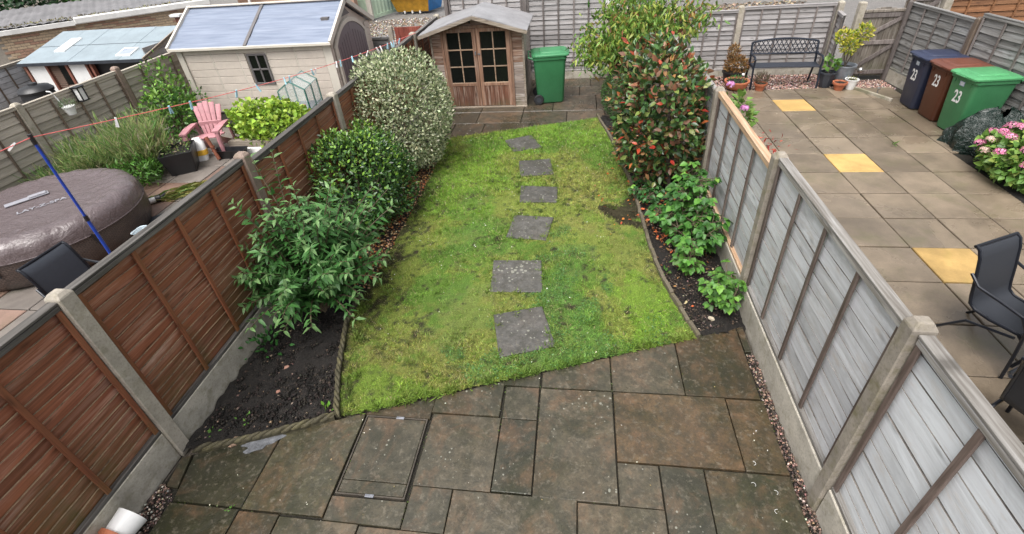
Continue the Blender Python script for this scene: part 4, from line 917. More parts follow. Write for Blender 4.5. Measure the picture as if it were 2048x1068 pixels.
p_blk = pot('plant_pot', 'large black pot holding a bronze conifer left of the bench', (3.32,10.98,0), [(.17,0),(.22,.20),(.235,.205),(.235,.24)], M['black'])
p_sq = pot('plant_pot', 'tall dark grey pot at the right end of the bench', (5.02,10.50,0), [(.10,0),(.15,.27),(.165,.275),(.165,.31)], M['charcoal'], 8)
p_t2 = pot('plant_pot', 'small terracotta pot between the dark grey and white pots', (5.20,10.28,0), [(.075,0),(.11,.12),(.135,.125),(.135,.165)], M['terracotta'])
p_wh = pot('plant_pot', 'small white pot in front of the metal bucket', (5.43,10.33,0), [(.075,0),(.115,.18),(.125,.185),(.125,.20)], M['white'])
M['zinc'] = plain('galvanised_zinc', (.30,.33,.37), .45, .2, 12, .6)
p_bk = pot('metal_bucket', 'galvanised metal bucket planted with the yellow-leaved shrub', (5.36,10.62,0), [(.14,0),(.145,.02),(.205,.38),(.215,.385),(.215,.41)], M['zinc'], 28); p_bk['category'] = 'bucket'
for a in (0.2, PI+.2):
    b = MB(); b.tube([(math.cos(a)*.21+math.sin(a)*.07*c_, math.sin(a)*.21-math.cos(a)*.07*c_, .36-.035*abs(c_)+.05*(1-abs(c_))) for c_ in (-1,-.5,0,.5,1)], .010, 6); b.build('handle', M['zinc'], p_bk)
sb_ = MB(); sb_.lathe([(.001,-.062),(.035,-.05),(.058,-.02),(.062,.0),(.058,.02),(.035,.05),(.001,.062)], 16)
so_ = thing('solar_globe', 'silvery solar globe lamp on a stake in front of the wooden gate', 'garden lamp', (5.72,10.70,0))
M['chrome'] = plain('brushed_silver', (.62,.60,.58), .2, .1, 10, .9); sb_.build('globe', M['chrome'], so_, smooth=True, loc=(0,0,.26)); b = MB(); b.tube([(0,0,0),(0,0,.21)], .008, 6); b.build('stake', M['charcoal'], so_)
s2 = thing('solar_stake', 'short solar stake light in the bowl planter', 'garden lamp', (3.36,10.44,.15)); b = MB(); b.tube([(0,0,0),(.01,0,.16)], .006, 6); b.build('stake', M['steel'], s2); b = MB(); b.lathe([(.012,.15),(.028,.16),(.028,.185),(.01,.195)], 12); b.build('cap', M['white'], s2)
s3 = thing('solar_stake', 'low solar stake light beside the timber kerb', 'garden lamp', (5.78,9.98,0)); b = MB(); b.tube([(0,0,0),(0,0,.10)], .007, 6); b.build('stake', M['steel'], s3); b = MB(); b.lathe([(.01,.09),(.032,.10),(.032,.125),(.012,.135)], 12); b.build('cap', M['chrome'], s3)
# upturned white pot inside a terracotta one at the near left
up = thing('stacked_pots', 'white plastic pot stuck in a terracotta pot, lying by the brown fence', 'plant pot', (-3.17,1.02,.12)); up.scale = (.85,.85,.8); up.rotation_euler = (math.radians(-84), 0, math.radians(-8))
b = MB(); b.lathe([(.085,0),(.125,.16),(.135,.165),(.135,.20),(.122,.20),(.10,.02)], 28, cap1=False); b.build('terracotta_pot', M['terracotta'], up, smooth=True)
b = MB(); b.lathe([(.09,.04),(.105,.18),(.122,.36),(.124,.365),(.118,.365),(.088,.06)], 28, cap1=False); b.build('white_pot', M['white'], up, smooth=True)

# ---------------- sling chairs: local facing -y
M['sling'] = plain('sling_fabric', (.020,.023,.030), .6, .2, 60); M['tube'] = plain('black_tube', (.012,.014,.020), .3, .2, 6, .3)
M['sling_grey'] = plain('grey_sling', (.030,.036,.048), .6, .15, 40)
def sling_chair(label, loc, rz, fab):
    t = thing('patio_chair', label, 'chair', loc, rz)
    prof = [(.33,.95),(.30,.93),(.27,.86),(.22,.66),(.19,.52),(.17,.455),(.12,.42),(.0,.41),(-.14,.425),(-.20,.43),(-.235,.40)]
    b = MB(); b.grid([[(x, y, z+(.0 if abs(x) > .2 else -.008)) for x in (-.23,-.12,0,.12,.23)] for y, z in prof]); b.grid([[(x, y+.004, z-.006+(.0 if abs(x) > .2 else -.008)) for x in (-.23,-.12,0,.12,.23)] for y, z in prof])
    b.build('sling', fab, t, smooth=True)
    for s_ in (-1, 1):
        b = MB(); b.tube([(s_*.235,y,z) for y, z in prof], .014, 8); b.build('side_rail', M['tube'], t, smooth=True)
        b = MB(); b.tube([(s_*.25,.26,.72),(s_*.285,.16,.66),(s_*.29,-.02,.645),(s_*.29,-.18,.62),(s_*.285,-.245,.52),(s_*.265,-.265,.25),(s_*.26,-.28,0)], .013, 8); b.build('arm_and_front_leg', M['tube'], t, smooth=True)
        b = MB(); b.tube([(s_*.26,-.20,.40),(s_*.26,.12,.30),(s_*.26,.34,0)], .013, 8); b.build('rear_leg', M['tube'], t, smooth=True)
    b = MB(); b.tube([(-.245,.335,.95),(.245,.335,.95)], .014, 8); b.build('top_rail', M['tube'], t, smooth=True)
    b = MB(); b.tube([(-.24,-.235,.40),(.24,-.235,.40)], .012, 8); b.build('front_rail', M['tube'], t, smooth=True)
    return t
sling_chair('black sling patio chair facing the glass table, its back to the yellow slab', (3.65,3.42,0), math.radians(25), M['sling'])
sling_chair('black sling patio chair cut off at the right edge, behind the silver fence', (3.24,2.36,0), math.radians(118), M['sling'])
sling_chair('charcoal fabric chair between the brown fence and the hot tub', (-5.06,3.20,0), math.radians(88), M['sling_grey'])
k = MatB('ripple_glass'); v = k.coord(); k.col((.06,.065,.07)); k.rough(.12); k.bump(k.vor(v, 26), .6, .01); M['glass_top'] = k.m
tb = thing('glass_table', 'round dark rippled-glass patio table at the right edge', 'table', (4.02,2.86,0))
b = MB(); b.lathe([(.54,.70),(.55,.705),(.55,.715),(.54,.72)], 40); b.build('table_top', M['glass_top'], tb)
b = MB(); b.tube([(math.cos(a)*.555, math.sin(a)*.555, .71) for a in [2*PI*i/40 for i in range(41)]], .014, 6, False); b.build('rim', M['tube'], tb, smooth=True)
for i in range(4): a = PI/4+i*PI/2; b = MB(); b.tube([(math.cos(a)*.45,math.sin(a)*.45,.70),(math.cos(a)*.36,math.sin(a)*.36,.35),(math.cos(a)*.46,math.sin(a)*.46,0)], .014, 8); b.build('leg', M['tube'], tb, smooth=True)

# ---------------- summer house
M['sh_board'] = wood('orange_board', (.26,.145,.095), (.125,.064,.043), (.46,.41,.37), .95, (.10,.095,.045), (.0,.25), rough=.65)
M['sh_board2'] = wood('weathered_board', (.34,.28,.245), (.17,.125,.10), (.52,.48,.46), .95, (.10,.095,.045), (.0,.3), rough=.7)
M['sh_frame'] = wood('orange_frame', (.29,.16,.10), (.145,.072,.046), (.46,.38,.32), .75, axis=2)
M['sh_panel'] = wood('flaking_panel', (.15,.058,.032), (.075,.03,.018), (.45,.38,.32), .95, (.10,.095,.045), (.0,.2), axis=2)
M['bead'] = wood('pale_bead', (.40,.28,.19), (.22,.13,.08), (.52,.44,.36), .6)
M['sh_edge'] = wood('weathered_edge', (.30,.25,.20), (.14,.11,.08), (.44,.40,.35), .6)
k = MatB('dark_pane'); k.col((.008,.009,.008)); k.rough(.12); k.set(Specular_IOR_Level=.35); M['pane'] = k.m
k = MatB('mineral_felt'); v = k.coord(); n1 = k.noise(v, 2.5, 6, .7); n2 = k.noise(v, 160, 3, .7); k.col(k.mix(k.ramp(n2, [(.3,.35),(.55,0.)]), k.ramp(n1, [(.3,(.20,.195,.20)),(.7,(.34,.335,.345))]), (.10,.10,.10))); k.rough(.35); k.bump(n2, .4, .003); M['felt'] = k.m
sh = thing('summer_house', 'small weathered wooden summer house with glazed double doors and grey felt roof', 'summer house', (-2.06,9.78,0))
eave, ridge, sx0, sx1, dep = 1.555, 1.84, -.93, .94, 1.25
# side bits of the front: shiplap boards
z = .02; i = 0
while z < 1.53:
    for x0, x1 in ((sx0,-.68),(.68,sx1)):
        b = MB(); h = min(.128, 1.55-z); b.add([(x0,-.004,z),(x1,-.004,z),(x1,-.004,z+h-.016),(x0,-.004,z+h-.016),(x0,.012,z+h-.004),(x1,.012,z+h-.004)], [(0,1,2,3),(3,2,5,4)])
        b.build('cladding_board', M['sh_board'] if z > .85 else M['sh_board2'], sh)
    for j, xx in enumerate((sx0+.004, sx1-.004)):  # side walls
        b = MB(); o_ = .012*(-1 if j == 0 else 1); b.add([(xx+o_,0,z),(xx+o_,dep,z),(xx+o_,dep,z+h-.016),(xx+o_,0,z+h-.016),(xx,0,z+h-.004),(xx,dep,z+h-.004)], [(0,1,2,3),(3,2,5,4)])
        b.build('cladding_board', M['sh_board2'], sh)
    z += .128; i += 1
b = MB(); b.add([(sx0,.012,1.53),(-.70,.012,1.53),(-.70,.012,1.60),(.70,.012,1.60),(.70,.012,1.53),(sx1,.012,1.53),(sx1,.012,eave),(0,.012,ridge),(sx0,.012,eave)], [(0,1,2,8),(2,3,7,8),(3,4,5,6),(3,6,7)]); b.build('gable_board', M['sh_board'], sh)
b = MB(); b.box(sx0+.02,sx1-.02,.03,dep,.0,1.5); b.build('wall_core', M['sh_panel'], sh)
for x in (sx0, sx1): b = MB(); b.box(x-.02,x+.02,-.018,.006,0,1.56); b.build('corner_trim', M['sh_edge'], sh, bevel=.003)
for x in (-.70,.70): b = MB(); b.box(x-.022,x+.022,-.026,.012,.01,1.66); b.build('door_post', M['sh_frame'], sh, bevel=.003)
b = MB(); b.box(-.68,.68,-.024,.012,1.605,1.66); b.build('door_head', M['sh_frame'], sh, bevel=.003)
for s_ in (-1, 1):
    xl, xr = (-.674,-.004) if s_ < 0 else (.004,.674)
    b = MB()
    b.box(xl,xl+.075,-.02,.014,.03,1.60); b.box(xr-.075,xr,-.02,.014,.03,1.60); b.box(xl+.075,xr-.075,-.02,.014,1.535,1.60); b.box(xl+.075,xr-.075,-.02,.014,.46,.52)
    dr = b.build('door', M['sh_frame'], sh, bevel=.003)
    b = MB(); b.box(xl+.076,xr-.076,-.012,.004,.03,.459); b.build('door_panel', M['sh_panel'], dr)
    for q in range(1, 5): xx = xl+.076+(xr-xl-.152)*q/5; b = MB(); b.box(xx-.002,xx+.002,-.014,-.0115,.03,.459); b.build('panel_groove', M['black'], dr)
    pw = (xr-xl-.15)/2; ph = (1.535-.52)/3
    for r_ in range(3):
        for c_ in range(2):
            x0 = xl+.075+c_*pw; z0 = .52+r_*ph
            b = MB(); b.box(x0+.01,x0+pw-.01,.0,.006,z0+.01,z0+ph-.01); b.build('window_pane', M['pane'], dr)
    for r_ in range(3): b = MB(); b.box(xl+.076,xr-.076,-.014,.010,.52+r_*ph-.010,.52+r_*ph+.012); b.build('glazing_bar', M['bead'], dr)
    xx = (xl+xr)/2; b = MB(); b.box(xx-.011,xx+.011,-.016,.008,.533,1.534); b.build('glazing_bar', M['bead'], dr)
    b = MB(); b.box(xl+(.60 if s_ < 0 else .01),xl+(.65 if s_ < 0 else .06),-.034,-.021,1.10,1.125) if s_ > 0 else b.tube([(xr-.03,-.02,1.16),(xr-.03,-.05,1.16),(xr-.03,-.05,1.10)], .012, 6); b.build('door_latch', M['steel'], dr)
b = MB(); b.box(-.11,-.08,-.03,-.01,1.70,1.80); b.build('hook', M['black'], sh, bevel=.004)
b = MB(); b.box(sx0-.03,sx1+.02,-.06,.01,-.005,.018); b.build('sill', M['sh_edge'], sh)
yo, yk = -.20, dep+.05
for s_ in (-1, 1):
    xe = -1.12 if s_ < 0 else 1.05; ze = ridge+.015-(abs(xe))*(ridge-eave)/.93
    b = MB(); n_ = 12; T = [[(xe*t, yo+(yk-yo)*u, ridge+.035+(ze-ridge)*t+.004*math.sin(u*17+t*5)) for u in [j/n_ for j in range(n_+1)]] for t in [j/10 for j in range(11)]]
    B2 = [[(p[0], p[1], p[2]-.022) for p in row] for row in T]; b.grid(T); b.grid(B2)
    b.add([T[-1][0],T[-1][-1],B2[-1][-1],B2[-1][0]], [(0,1,2,3)]); b.add([T[0][0],T[-1][0],B2[-1][0],B2[0][0]], [(0,1,2,3)])
    b.build('roof_slope', M['felt'], sh, smooth=True)
    b = MB(); b.beam((0,yo-.012,ridge-.008),(xe,yo-.012,ze-.008),.022,.062); b.build('barge_board', M['sh_edge'], sh)

# ---------------- plastic shed
M['cream'] = plain('cream_resin', (.55,.485,.425), .55, .10, 3); M['cream2'] = plain('cream_resin_trim', (.56,.52,.455), .5, .05, 3)
M['mauve'] = plain('mauve_resin', (.175,.155,.170), .5, .08, 3); M['wgrey'] = plain('grey_resin', (.13,.12,.12), .45, .1, 5)
k = MatB('sky_tinted_roof'); v = k.coord((1.0,14,14)); n1 = k.noise(v, 1.4, 5, .6); k.col(k.ramp(n1, [(.35,(.150,.180,.245)),(.65,(.225,.260,.335))])); k.rough(.32); k.bump(n1, .25, .006); M['shed_roof'] = k.m  # sky reflection on a grey roof, put into the base colour as blue
ps = thing('plastic_shed', 'cream plastic shed with grey roof in a sky-reflection tint and mauve arched doors', 'shed', (-6.95,10.98,0))
hx, y0, y1, ez, rz_ = 1.80, -1.22, 1.0, 1.47, 2.08; ry = -.20
b = MB(); b.box(-hx+.03,hx-.03,y0+.03,y1-.03,0,ez); b.add([(hx-.03,y0+.03,ez),(hx-.03,y1-.03,ez),(hx-.03,ry,rz_-.04),(-hx+.03,y0+.03,ez),(-hx+.03,y1-.03,ez),(-hx+.03,ry,rz_-.04)], [(0,1,2),(3,5,4),(0,2,5,3),(1,4,5,2)]); b.build('wall', M['cream'], ps)
cols_ = [(-1.80,-1.66),(-1.66,-.99),(-.99,-.36),(-.36,.30),(.30,.97),(.97,1.62),(1.62,1.80)]
rowsz = [(.02+i*.162, .02+(i+1)*.162) for i in range(9)]
for ci, (xa, xb) in enumerate(cols_):
    if ci in (0, 6):
        b = MB(); b.box(xa,xb-.006 if ci == 0 else xb,y0-.004,y0+.028,0,ez); b.build('corner_post', M['cream2'], ps, bevel=.006); continue
    for za, zb in rowsz:
        if ci == 3 and za > .62 and zb < 1.34: 
            b = MB(); b.box(xa+.008,-.20,y0,y0+.028,za+.004,zb-.004) ; b.build('wall_board', M['cream'], ps, bevel=.005)
            b = MB(); b.box(.26,xb-.004,y0,y0+.028,za+.004,zb-.004); b.build('wall_board', M['cream'], ps, bevel=.005); continue
        ins = .05 if ci == 1 else .012
        b = MB(); b.box(xa+ins,xb-.012,y0,y0+.028,za+.004,zb-.004); b.build('wall_board', M['cream'], ps, bevel=.005)
    b = MB(); b.box(xb-.010,xb+.010,y0+.002,y0+.028,0,ez); b.build('joint_strip', M['cream2'], ps)
wx, wz = .03, .97
wf = MB()
for (xa,xb,za,zb) in ((-.225,.225,.29,.325),(-.24,.24,-.33,-.285),(-.225,-.18,-.29,.295),(.18,.225,-.29,.295),(-.018,.018,-.28,.29),(-.18,.18,-.018,.018)): wf.box(xa,xb,-.018,.02,za,zb)
wo = wf.build('window_frame', M['wgrey'], ps, bevel=.004, loc=(wx+.04,y0-.008,wz))
for sx in (-1,1):
    for sz in (-1,1): b = MB(); b.box(min(.018*sx,.18*sx),max(.018*sx,.18*sx),.0,.006,min(.018*sz,.287*sz),max(.018*sz,.287*sz)); b.build('window_pane', M['pane'], wo)
# gable end with arched doors, facing +x
b = MB(); gx = hx
n_ = 14; arc = [(y, 1.32+.34*math.sin(PI*(i/n_)) **.8) for i, y in enumerate([-.98+1.55*j/n_ for j in range(n_+1)])]
ring_in = [(gx,-.98,.03)] + [(gx,y,z) for y, z in arc] + [(gx,.57,.03)]
ring_out = [(gx,-1.07,.03)] + [(gx,-1.07+1.73*j/n_,1.32+.43*math.sin(PI*j/n_)**.8) for j in range(n_+1)] + [(gx,.66,.03)]
v1 = ring_in+ring_out; m_ = len(ring_in); f = [(i,i+1,m_+i+1,m_+i) for i in range(m_-1)]
v2 = [(x+.045,y,z) for x,y,z in v1]; b.add(v1, f); b.add(v2, f); b.add(ring_in+[(x+.045,y,z) for x,y,z in ring_in], [(i,i+1,m_+i+1,m_+i) for i in range(m_-1)]); b.add(ring_out+[(x+.045,y,z) for x,y,z in ring_out], [(i,i+1,m_+i+1,m_+i) for i in range(m_-1)])
b.build('door_arch', M['cream2'], ps)
for s_ in (0, 1):
    ys = [-.975+.765*j/8 for j in range(9)] if s_ == 0 else [-.20+.765*j/8 for j in range(9)]
    top = lambda y: 1.32+.34*max(0, math.sin(PI*(y+.98)/1.55))**.8-.01
    b = MB(); lo = [(gx+.012,y,.03) for y in ys]; hi = [(gx+.012,y,top(y)) for y in ys]; b.grid([lo, hi]); b.grid([[(x+.02,y,z) for x,y,z in lo],[(x+.02,y,z) for x,y,z in hi]]); b.add([lo[0],hi[0],(gx+.032,)+hi[0][1:],(gx+.032,)+lo[0][1:]], [(0,1,2,3)])
    d_ = b.build('door', M['mauve'], ps)
    for q in range(1, 6): y = ys[0]+(ys[-1]-ys[0])*q/6; b = MB(); b.box(gx+.0325,gx+.036,y-.004,y+.004,.10,top(y)-.16); b.build('door_groove', M['black'], d_)
for za, zb in rowsz:
    for ya, yb_ in ((y0+.02,-1.085),(.675,y1-.02)):
        b = MB(); b.box(gx-.02,gx+.004,ya+.03,yb_-.02,za+.004,zb-.004); b.build('wall_board', M['cream'], ps, bevel=.004)
b = MB(); b.add([(gx+.004,-.44,1.80),(gx+.004,.04,1.80),(gx+.004,-.20,1.985)], [(0,1,2)]); b.build('gable_vent', M['wgrey'], ps)
for s_ in (-1, 1):
    ye = y0-.10 if s_ < 0 else y1+.10; zr = rz_+.03; ze = ez-.0
    for xa, xb in ((-hx-.06,-.06),(-.04,hx+.06)):
        rows = []; nn = 24
        for i in range(nn+1):
            t = i/nn; st_ = .010*(1 if (i//4) % 2 else 0); rows.append([(xa, ry+(ye-ry)*t, zr+(ze-zr)*t+st_), (xb, ry+(ye-ry)*t, zr+(ze-zr)*t+st_)])
        b = MB(); b.grid(rows); b.grid([[(p[0],p[1],p[2]-.03) for p in r] for r in rows]); b.build('roof_panel', M['shed_roof'], ps)
    b = MB(); b.beam((-.05,ry,zr+.012),(-.05,ye,ze+.018),.07,.03); b.build('roof_strip', M['wgrey'], ps)
    b = MB(); b.beam((-hx-.08,ye,ze-.015),(hx+.08,ye,ze-.015),.05,.06); b.build('gutter_trim', M['cream2'], ps, bevel=.008)
    for xx in (-hx-.07, hx+.07): b = MB(); b.beam((xx,ry,zr+.01),(xx,ye,ze+.0),.05,.10); b.build('barge_board', M['cream2'], ps)
b = MB(); b.beam((-hx-.1,ry,rz_+.055),(hx+.1,ry,rz_+.055),.12,.03); b.build('ridge_cap', M['cream2'], ps, bevel=.008)
b = MB(); b.box(1.50,1.66,-.75,-.60,1.78,1.86); b.build('roof_clip', M['wgrey'], ps)

# ---------------- hot tub
k = MatB('woven_vinyl'); tc = k.n('ShaderNodeTexCoord'); 
ang = k.math('ARCTAN2', k.xyz(tc.outputs['Object'], 1), k.xyz(tc.outputs['Object'], 0)); zz = k.xyz(tc.outputs['Object'], 2)
cb = k.n('ShaderNodeCombineXYZ'); k.l(k.math('MULTIPLY', ang, 34.0), cb.inputs[0]); k.l(k.math('MULTIPLY', zz, 34.0), cb.inputs[1])
bk = k.n('ShaderNodeTexBrick'); bk.inputs['Scale'].default_value = 1.0; bk.inputs['Mortar Size'].default_value = .10; bk.inputs['Brick Width'].default_value = 1.6; bk.inputs['Row Height'].default_value = .7
bk.inputs['Color1'].default_value = (.085,.060,.050,1); bk.inputs['Color2'].default_value = (.060,.042,.036,1); bk.inputs['Mortar'].default_value = (.022,.016,.014,1)
k.l(cb.outputs[0], bk.inputs['Vector']); k.col(bk.outputs['Color']); k.rough(.38); wr = k.noise(k.coord(), 7, 4, .6, 1.0); k.bump(k.math('ADD', k.math('MULTIPLY', bk.outputs['Fac'], -.35), k.math('MULTIPLY', wr, 1.3)), .6, .02); M['wicker'] = k.m
k = MatB('tub_cover'); v = k.coord(); nw = k.noise(v, 4, 5, .6, 2.0); nf = k.noise(k.coord((60,60,60)), 1, 2, .5); k.col(k.ramp(nf, [(.3,(.090,.068,.068)),(.7,(.135,.108,.112))])); k.rough(.22); k.bump(nw, .55, .05); M['tub_cover'] = k.m
ht = thing('hot_tub', 'round inflatable hot tub in brown woven vinyl with its cover on', 'hot tub', (-7.26,4.69,0))
prof = [(1.02,0),(1.08,.04),(1.12,.14),(1.135,.30),(1.125,.44)]
b = MB(); b.lathe(prof, 72, cap0=False, cap1=False); b.build('side_wall', M['wicker'], ht, smooth=True)
prof = [(1.135,.425),(1.13,.50),(1.115,.57),(1.08,.625),(1.02,.66),(.95,.675),(.88,.672),(.82,.660),(.60,.652),(.3,.648),(.001,.645)]
b = MB(); seg = 96
rows = [[((r+.012*math.sin(19*2*PI*j/seg+r*9)*(.6 < z))*math.cos(2*PI*j/seg), (r+.012*math.sin(19*2*PI*j/seg+r*9))*math.sin(2*PI*j/seg), z+.006*math.sin(31*2*PI*j/seg+r*5)*(r > .7)) for j in range(seg+1)] for r, z in prof]
b.grid(rows); b.build('cover', M['tub_cover'], ht, smooth=True)
b = MB(); b.tube([(1.137*math.cos(a), 1.137*math.sin(a), .425) for a in [2*PI*j/72 for j in range(73)]], .008, 6, False); b.build('seam', M['tub_cover'], ht, smooth=True)
M['print'] = plain('pale_print', (.27,.27,.30), .5, .1, 20)
link('cover_lettering', text_mesh('LAY-Z-SPA', .115, M['print'], .0008), ht, (.12,-.05,.656), (0,0,.9))
b = MB(); b.box(-.24,.24,-.055,.055,0,.012); gp = b.build('cover_strap', M['print'], ht, bevel=.003, loc=(-.28,.10,.657), rot=(0,0,.98)); b = MB(); b.box(.02,.22,-.04,.04,.012,.03); b.build('buckle', M['print'], gp, bevel=.006)
la = -.80
lg = MB(); lg.tube([(.135*math.cos(a), .075*math.sin(a), 0) for a in [2*PI*j/28 for j in range(29)]], .005, 5, False)
R_ = 1.150; lo_ = lg.build('side_logo', M['white'], ht, loc=(R_*math.cos(la), R_*math.sin(la), .27), rot=(PI/2, 0, la+PI/2))
link('lettering', text_mesh('LAY-Z-SPA', .045, M['white'], .001), lo_, (0,.012,0)); b = MB(); b.box(-.045,.045,-.036,-.030,-.001,.001); b.build('underline', M['white'], lo_)
for a in (-.35,-1.25): b = MB(); b.beam((1.15*math.cos(a),1.15*math.sin(a),.44),(1.155*math.cos(a+.02),1.155*math.sin(a+.02),.26),.025,.01,(math.cos(a),math.sin(a),0)); b.build('strap', M['black'], ht)
# hose connector lying by the tub
pc = thing('pump_hose', 'black and white pump connector on the paving beside the hot tub', 'pump', (-6.75,5.72,.06), math.radians(48))
b = MB(); b.lathe([(.04,-.16),(.055,-.15),(.055,-.09),(.045,-.08)], 14); b.build('collar', M['black'], pc, rot=(0,PI/2,0), smooth=True); b = MB(); b.lathe([(.044,-.08),(.044,.09)], 14); b.build('sleeve', M['white'], pc, rot=(0,PI/2,0), smooth=True)
b = MB(); b.lathe([(.05,.09),(.055,.11),(.055,.16),(.035,.18)], 14); b.build('collar', M['black'], pc, rot=(0,PI/2,0), smooth=True); b = MB(); b.tube([(.17,0,0),(.23,.02,.02),(.30,.05,-.02)], .03, 8); b.build('elbow', M['black'], pc, smooth=True)
# foam mat by the tub
b = MB(); b.prism(rect(-.3,.3,-.3,.3), 0, .018, .004, .004); tag(b.build('foam_mat', M['charcoal'], loc=(-6.02,5.28,.002), rot=(0,0,.7)), 'dark square foam mat on the paving against the hot tub', 'mat')
# ---------------- washing line, prop and pegs
A_, B_, E_ = Vector((-4.6,.9,2.28)), Vector((-5.10,3.59,2.07)), Vector((-3.22,9.60,1.60))
def line_pt(t): p = B_.lerp(E_, t); p.z -= .13*math.sin(PI*t); return p
M['line'] = plain('pink_cord', (.72,.16,.15), .5, .1, 40); M['blue'] = plain('blue_pole', (.012,.05,.34), .35, .15, 8)
b = MB(); b.tube([A_.lerp(B_, i/6)-Vector((0,0,.03*math.sin(PI*i/6))) for i in range(7)] + [line_pt(i/30) for i in range(1, 31)], .0045, 6); tag(b.build('washing_line', M['line'], smooth=True), 'pink washing line stretched across the left garden to the summer house', 'washing line')
pr = thing('line_prop', 'blue metal prop holding up the washing line by the hot tub', 'pole', (-5.13,3.62,0)); b = MB(); b.tube([(0,0,0),(.01,-.01,1.15)], .016, 10); b.build('pole', M['blue'], pr, smooth=True); b = MB(); b.tube([(.01,-.01,1.15),(.03,-.03,2.02)], .013, 10); b.build('upper_pole', M['blue'], pr, smooth=True); b = MB(); b.tube([(.03,-.03,2.0),(.03,-.03,2.10)], .018, 8); b.build('hook', M['black'], pr); b = MB(); b.tube([(.01,-.01,1.12),(.01,-.01,1.18)], .021, 8); b.build('collar', M['black'], pr)
M['peg_blue'] = plain('pale_blue_peg', (.36,.62,.72), .45, .1, 20); M['peg_white'] = plain('white_peg', (.74,.74,.74), .45, .08, 20)
def peg_mesh(mat):
    b = MB(); b.beam((0,-.004,.018),(.006,-.010,-.085),.016,.010); b.beam((0,.004,.018),(-.006,.010,-.085),.016,.010); b.tube([(-.010,0,-.018),(.010,0,-.018)], .009, 6); return b.mesh('clothes_peg', mat)
pm = {'b': peg_mesh(M['peg_blue']), 'w': peg_mesh(M['peg_white'])}
ORD = ['first','second','third','fourth','fifth','sixth','seventh','eighth','ninth','tenth','eleventh','twelfth','thirteenth','fourteenth','fifteenth','sixteenth','seventeenth','eighteenth','nineteenth','twentieth','last']; nb = -1
for t, c in ((.115,'w'),(.205,'b'),(.245,'b'),(.345,'b'),(.395,'b'),(.47,'b'),(.485,'b'),(.555,'b'),(.568,'w'),(.64,'w'),(.655,'b'),(.70,'b'),(.735,'w'),(.765,'w'),(.805,'w'),(.822,'w'),(.855,'b'),(.872,'b'),(.884,'b'),(.892,'w'),(.915,'b')):
    nb += 1; p = line_pt(t); o = link('clothes_peg', pm[c], None, p, (random.uniform(-.35,.35), random.uniform(-.5,.5), random.uniform(0,3)))
    tag(o, ('pale blue' if c == 'b' else 'white')+' clothes peg on the pink line, '+ORD[nb]+' after the blue prop', 'clothes peg', 'pegs on the washing line')
p = A_.lerp(B_, .93); o = link('clothes_peg', pm['w'], None, p, (.2,1.0,.4)); tag(o, 'white clothes peg on the line left of the blue prop', 'clothes peg')
# peg basket hung on the back of the brown fence
k = MatB('clear_tub'); k.col((.62,.72,.78)); k.rough(.2); tr = k.n('ShaderNodeBsdfTransparent'); mx = k.n('ShaderNodeMixShader'); mx.inputs[0].default_value = .55; k.l(tr.outputs[0], mx.inputs[1]); k.l(k.b.outputs[0], mx.inputs[2]); k.l(mx.outputs[0], k.out.inputs['Surface']); M['clear'] = k.m
pt = thing('peg_tub', 'clear plastic tub of coloured pegs beyond the brown fence', 'tub', (-4.98,3.98,.62)); b = MB(); loft(b, [[(x, y, z) for x, y in rrect(w_, d_, .05)] for z, w_, d_ in ((0,.17,.13),(.12,.22,.17),(.125,.24,.19),(.118,.22,.17),(.01,.165,.125))], True, True); b.build('tub', M['clear'], pt, smooth=True)
for i in range(14): b = MB(); b.box(-.04,.04,-.007,.007,-.006,.006); b.build('peg', random.choice([M['peg_blue'],M['peg_white'],plain('yellow_peg',(.6,.42,.1)),M['peg_blue']]), pt, loc=(random.uniform(-.06,.06),random.uniform(-.04,.04),.03+.005*i), rot=(random.uniform(-.4,.4),random.uniform(-.4,.4),random.uniform(0,3)))
b = MB(); 
for sx in (-.13,.13):
    for sy in (-.1,.1): b.box(sx-.012,sx+.012,sy-.012,sy+.012,-.62,-.03)
b.box(-.16,.16,-.13,.13,-.03,-.002); st_ = tag(b.build('stool', M['charcoal'], loc=(-4.98,3.98,.62)), 'low dark stool carrying the clear peg tub', 'stool')
# ---------------- pink slatted plastic armchair: local front -y
M['pink'] = plain('pink_resin', (.42,.20,.22), .6, .2, 6)
ac = thing('slatted_armchair', 'faded pink plastic garden armchair with fanned slatted back', 'armchair', (-6.98,7.72,0), math.radians(14)); ac.scale = (.9,.9,.94)
for i in range(5):
    u = i-2; b = MB(); wt, wb = .112, .072; yb0, zb0, yt, zt = .16, .30, .36, .93-.028*abs(u)**1.6
    xb, xt = u*.075, u*.118; b.add([(xb-wb/2,yb0,zb0),(xb+wb/2,yb0,zb0),(xt+wt/2,yt,zt),(xt-wt/2,yt,zt),(xb-wb/2,yb0+.025,zb0),(xb+wb/2,yb0+.025,zb0),(xt+wt/2,yt+.025,zt),(xt-wt/2,yt+.025,zt)], [(0,1,2,3),(4,5,6,7),(0,1,5,4),(1,2,6,5),(2,3,7,6),(3,0,4,7)]); b.build('back_slat', M['pink'], ac, bevel=.008, smooth=True)
b = MB(); b.beam((-.24,.24,.52),(.24,.24,.52),.03,.09); b.build('back_rail', M['pink'], ac, bevel=.01)
for i in range(4): b = MB(); y = .12-i*.115; z = .30+i*.022; b.box(-.25,.25,y-.05,y+.05,z,z+.025); b.build('seat_slat', M['pink'], ac, bevel=.008)
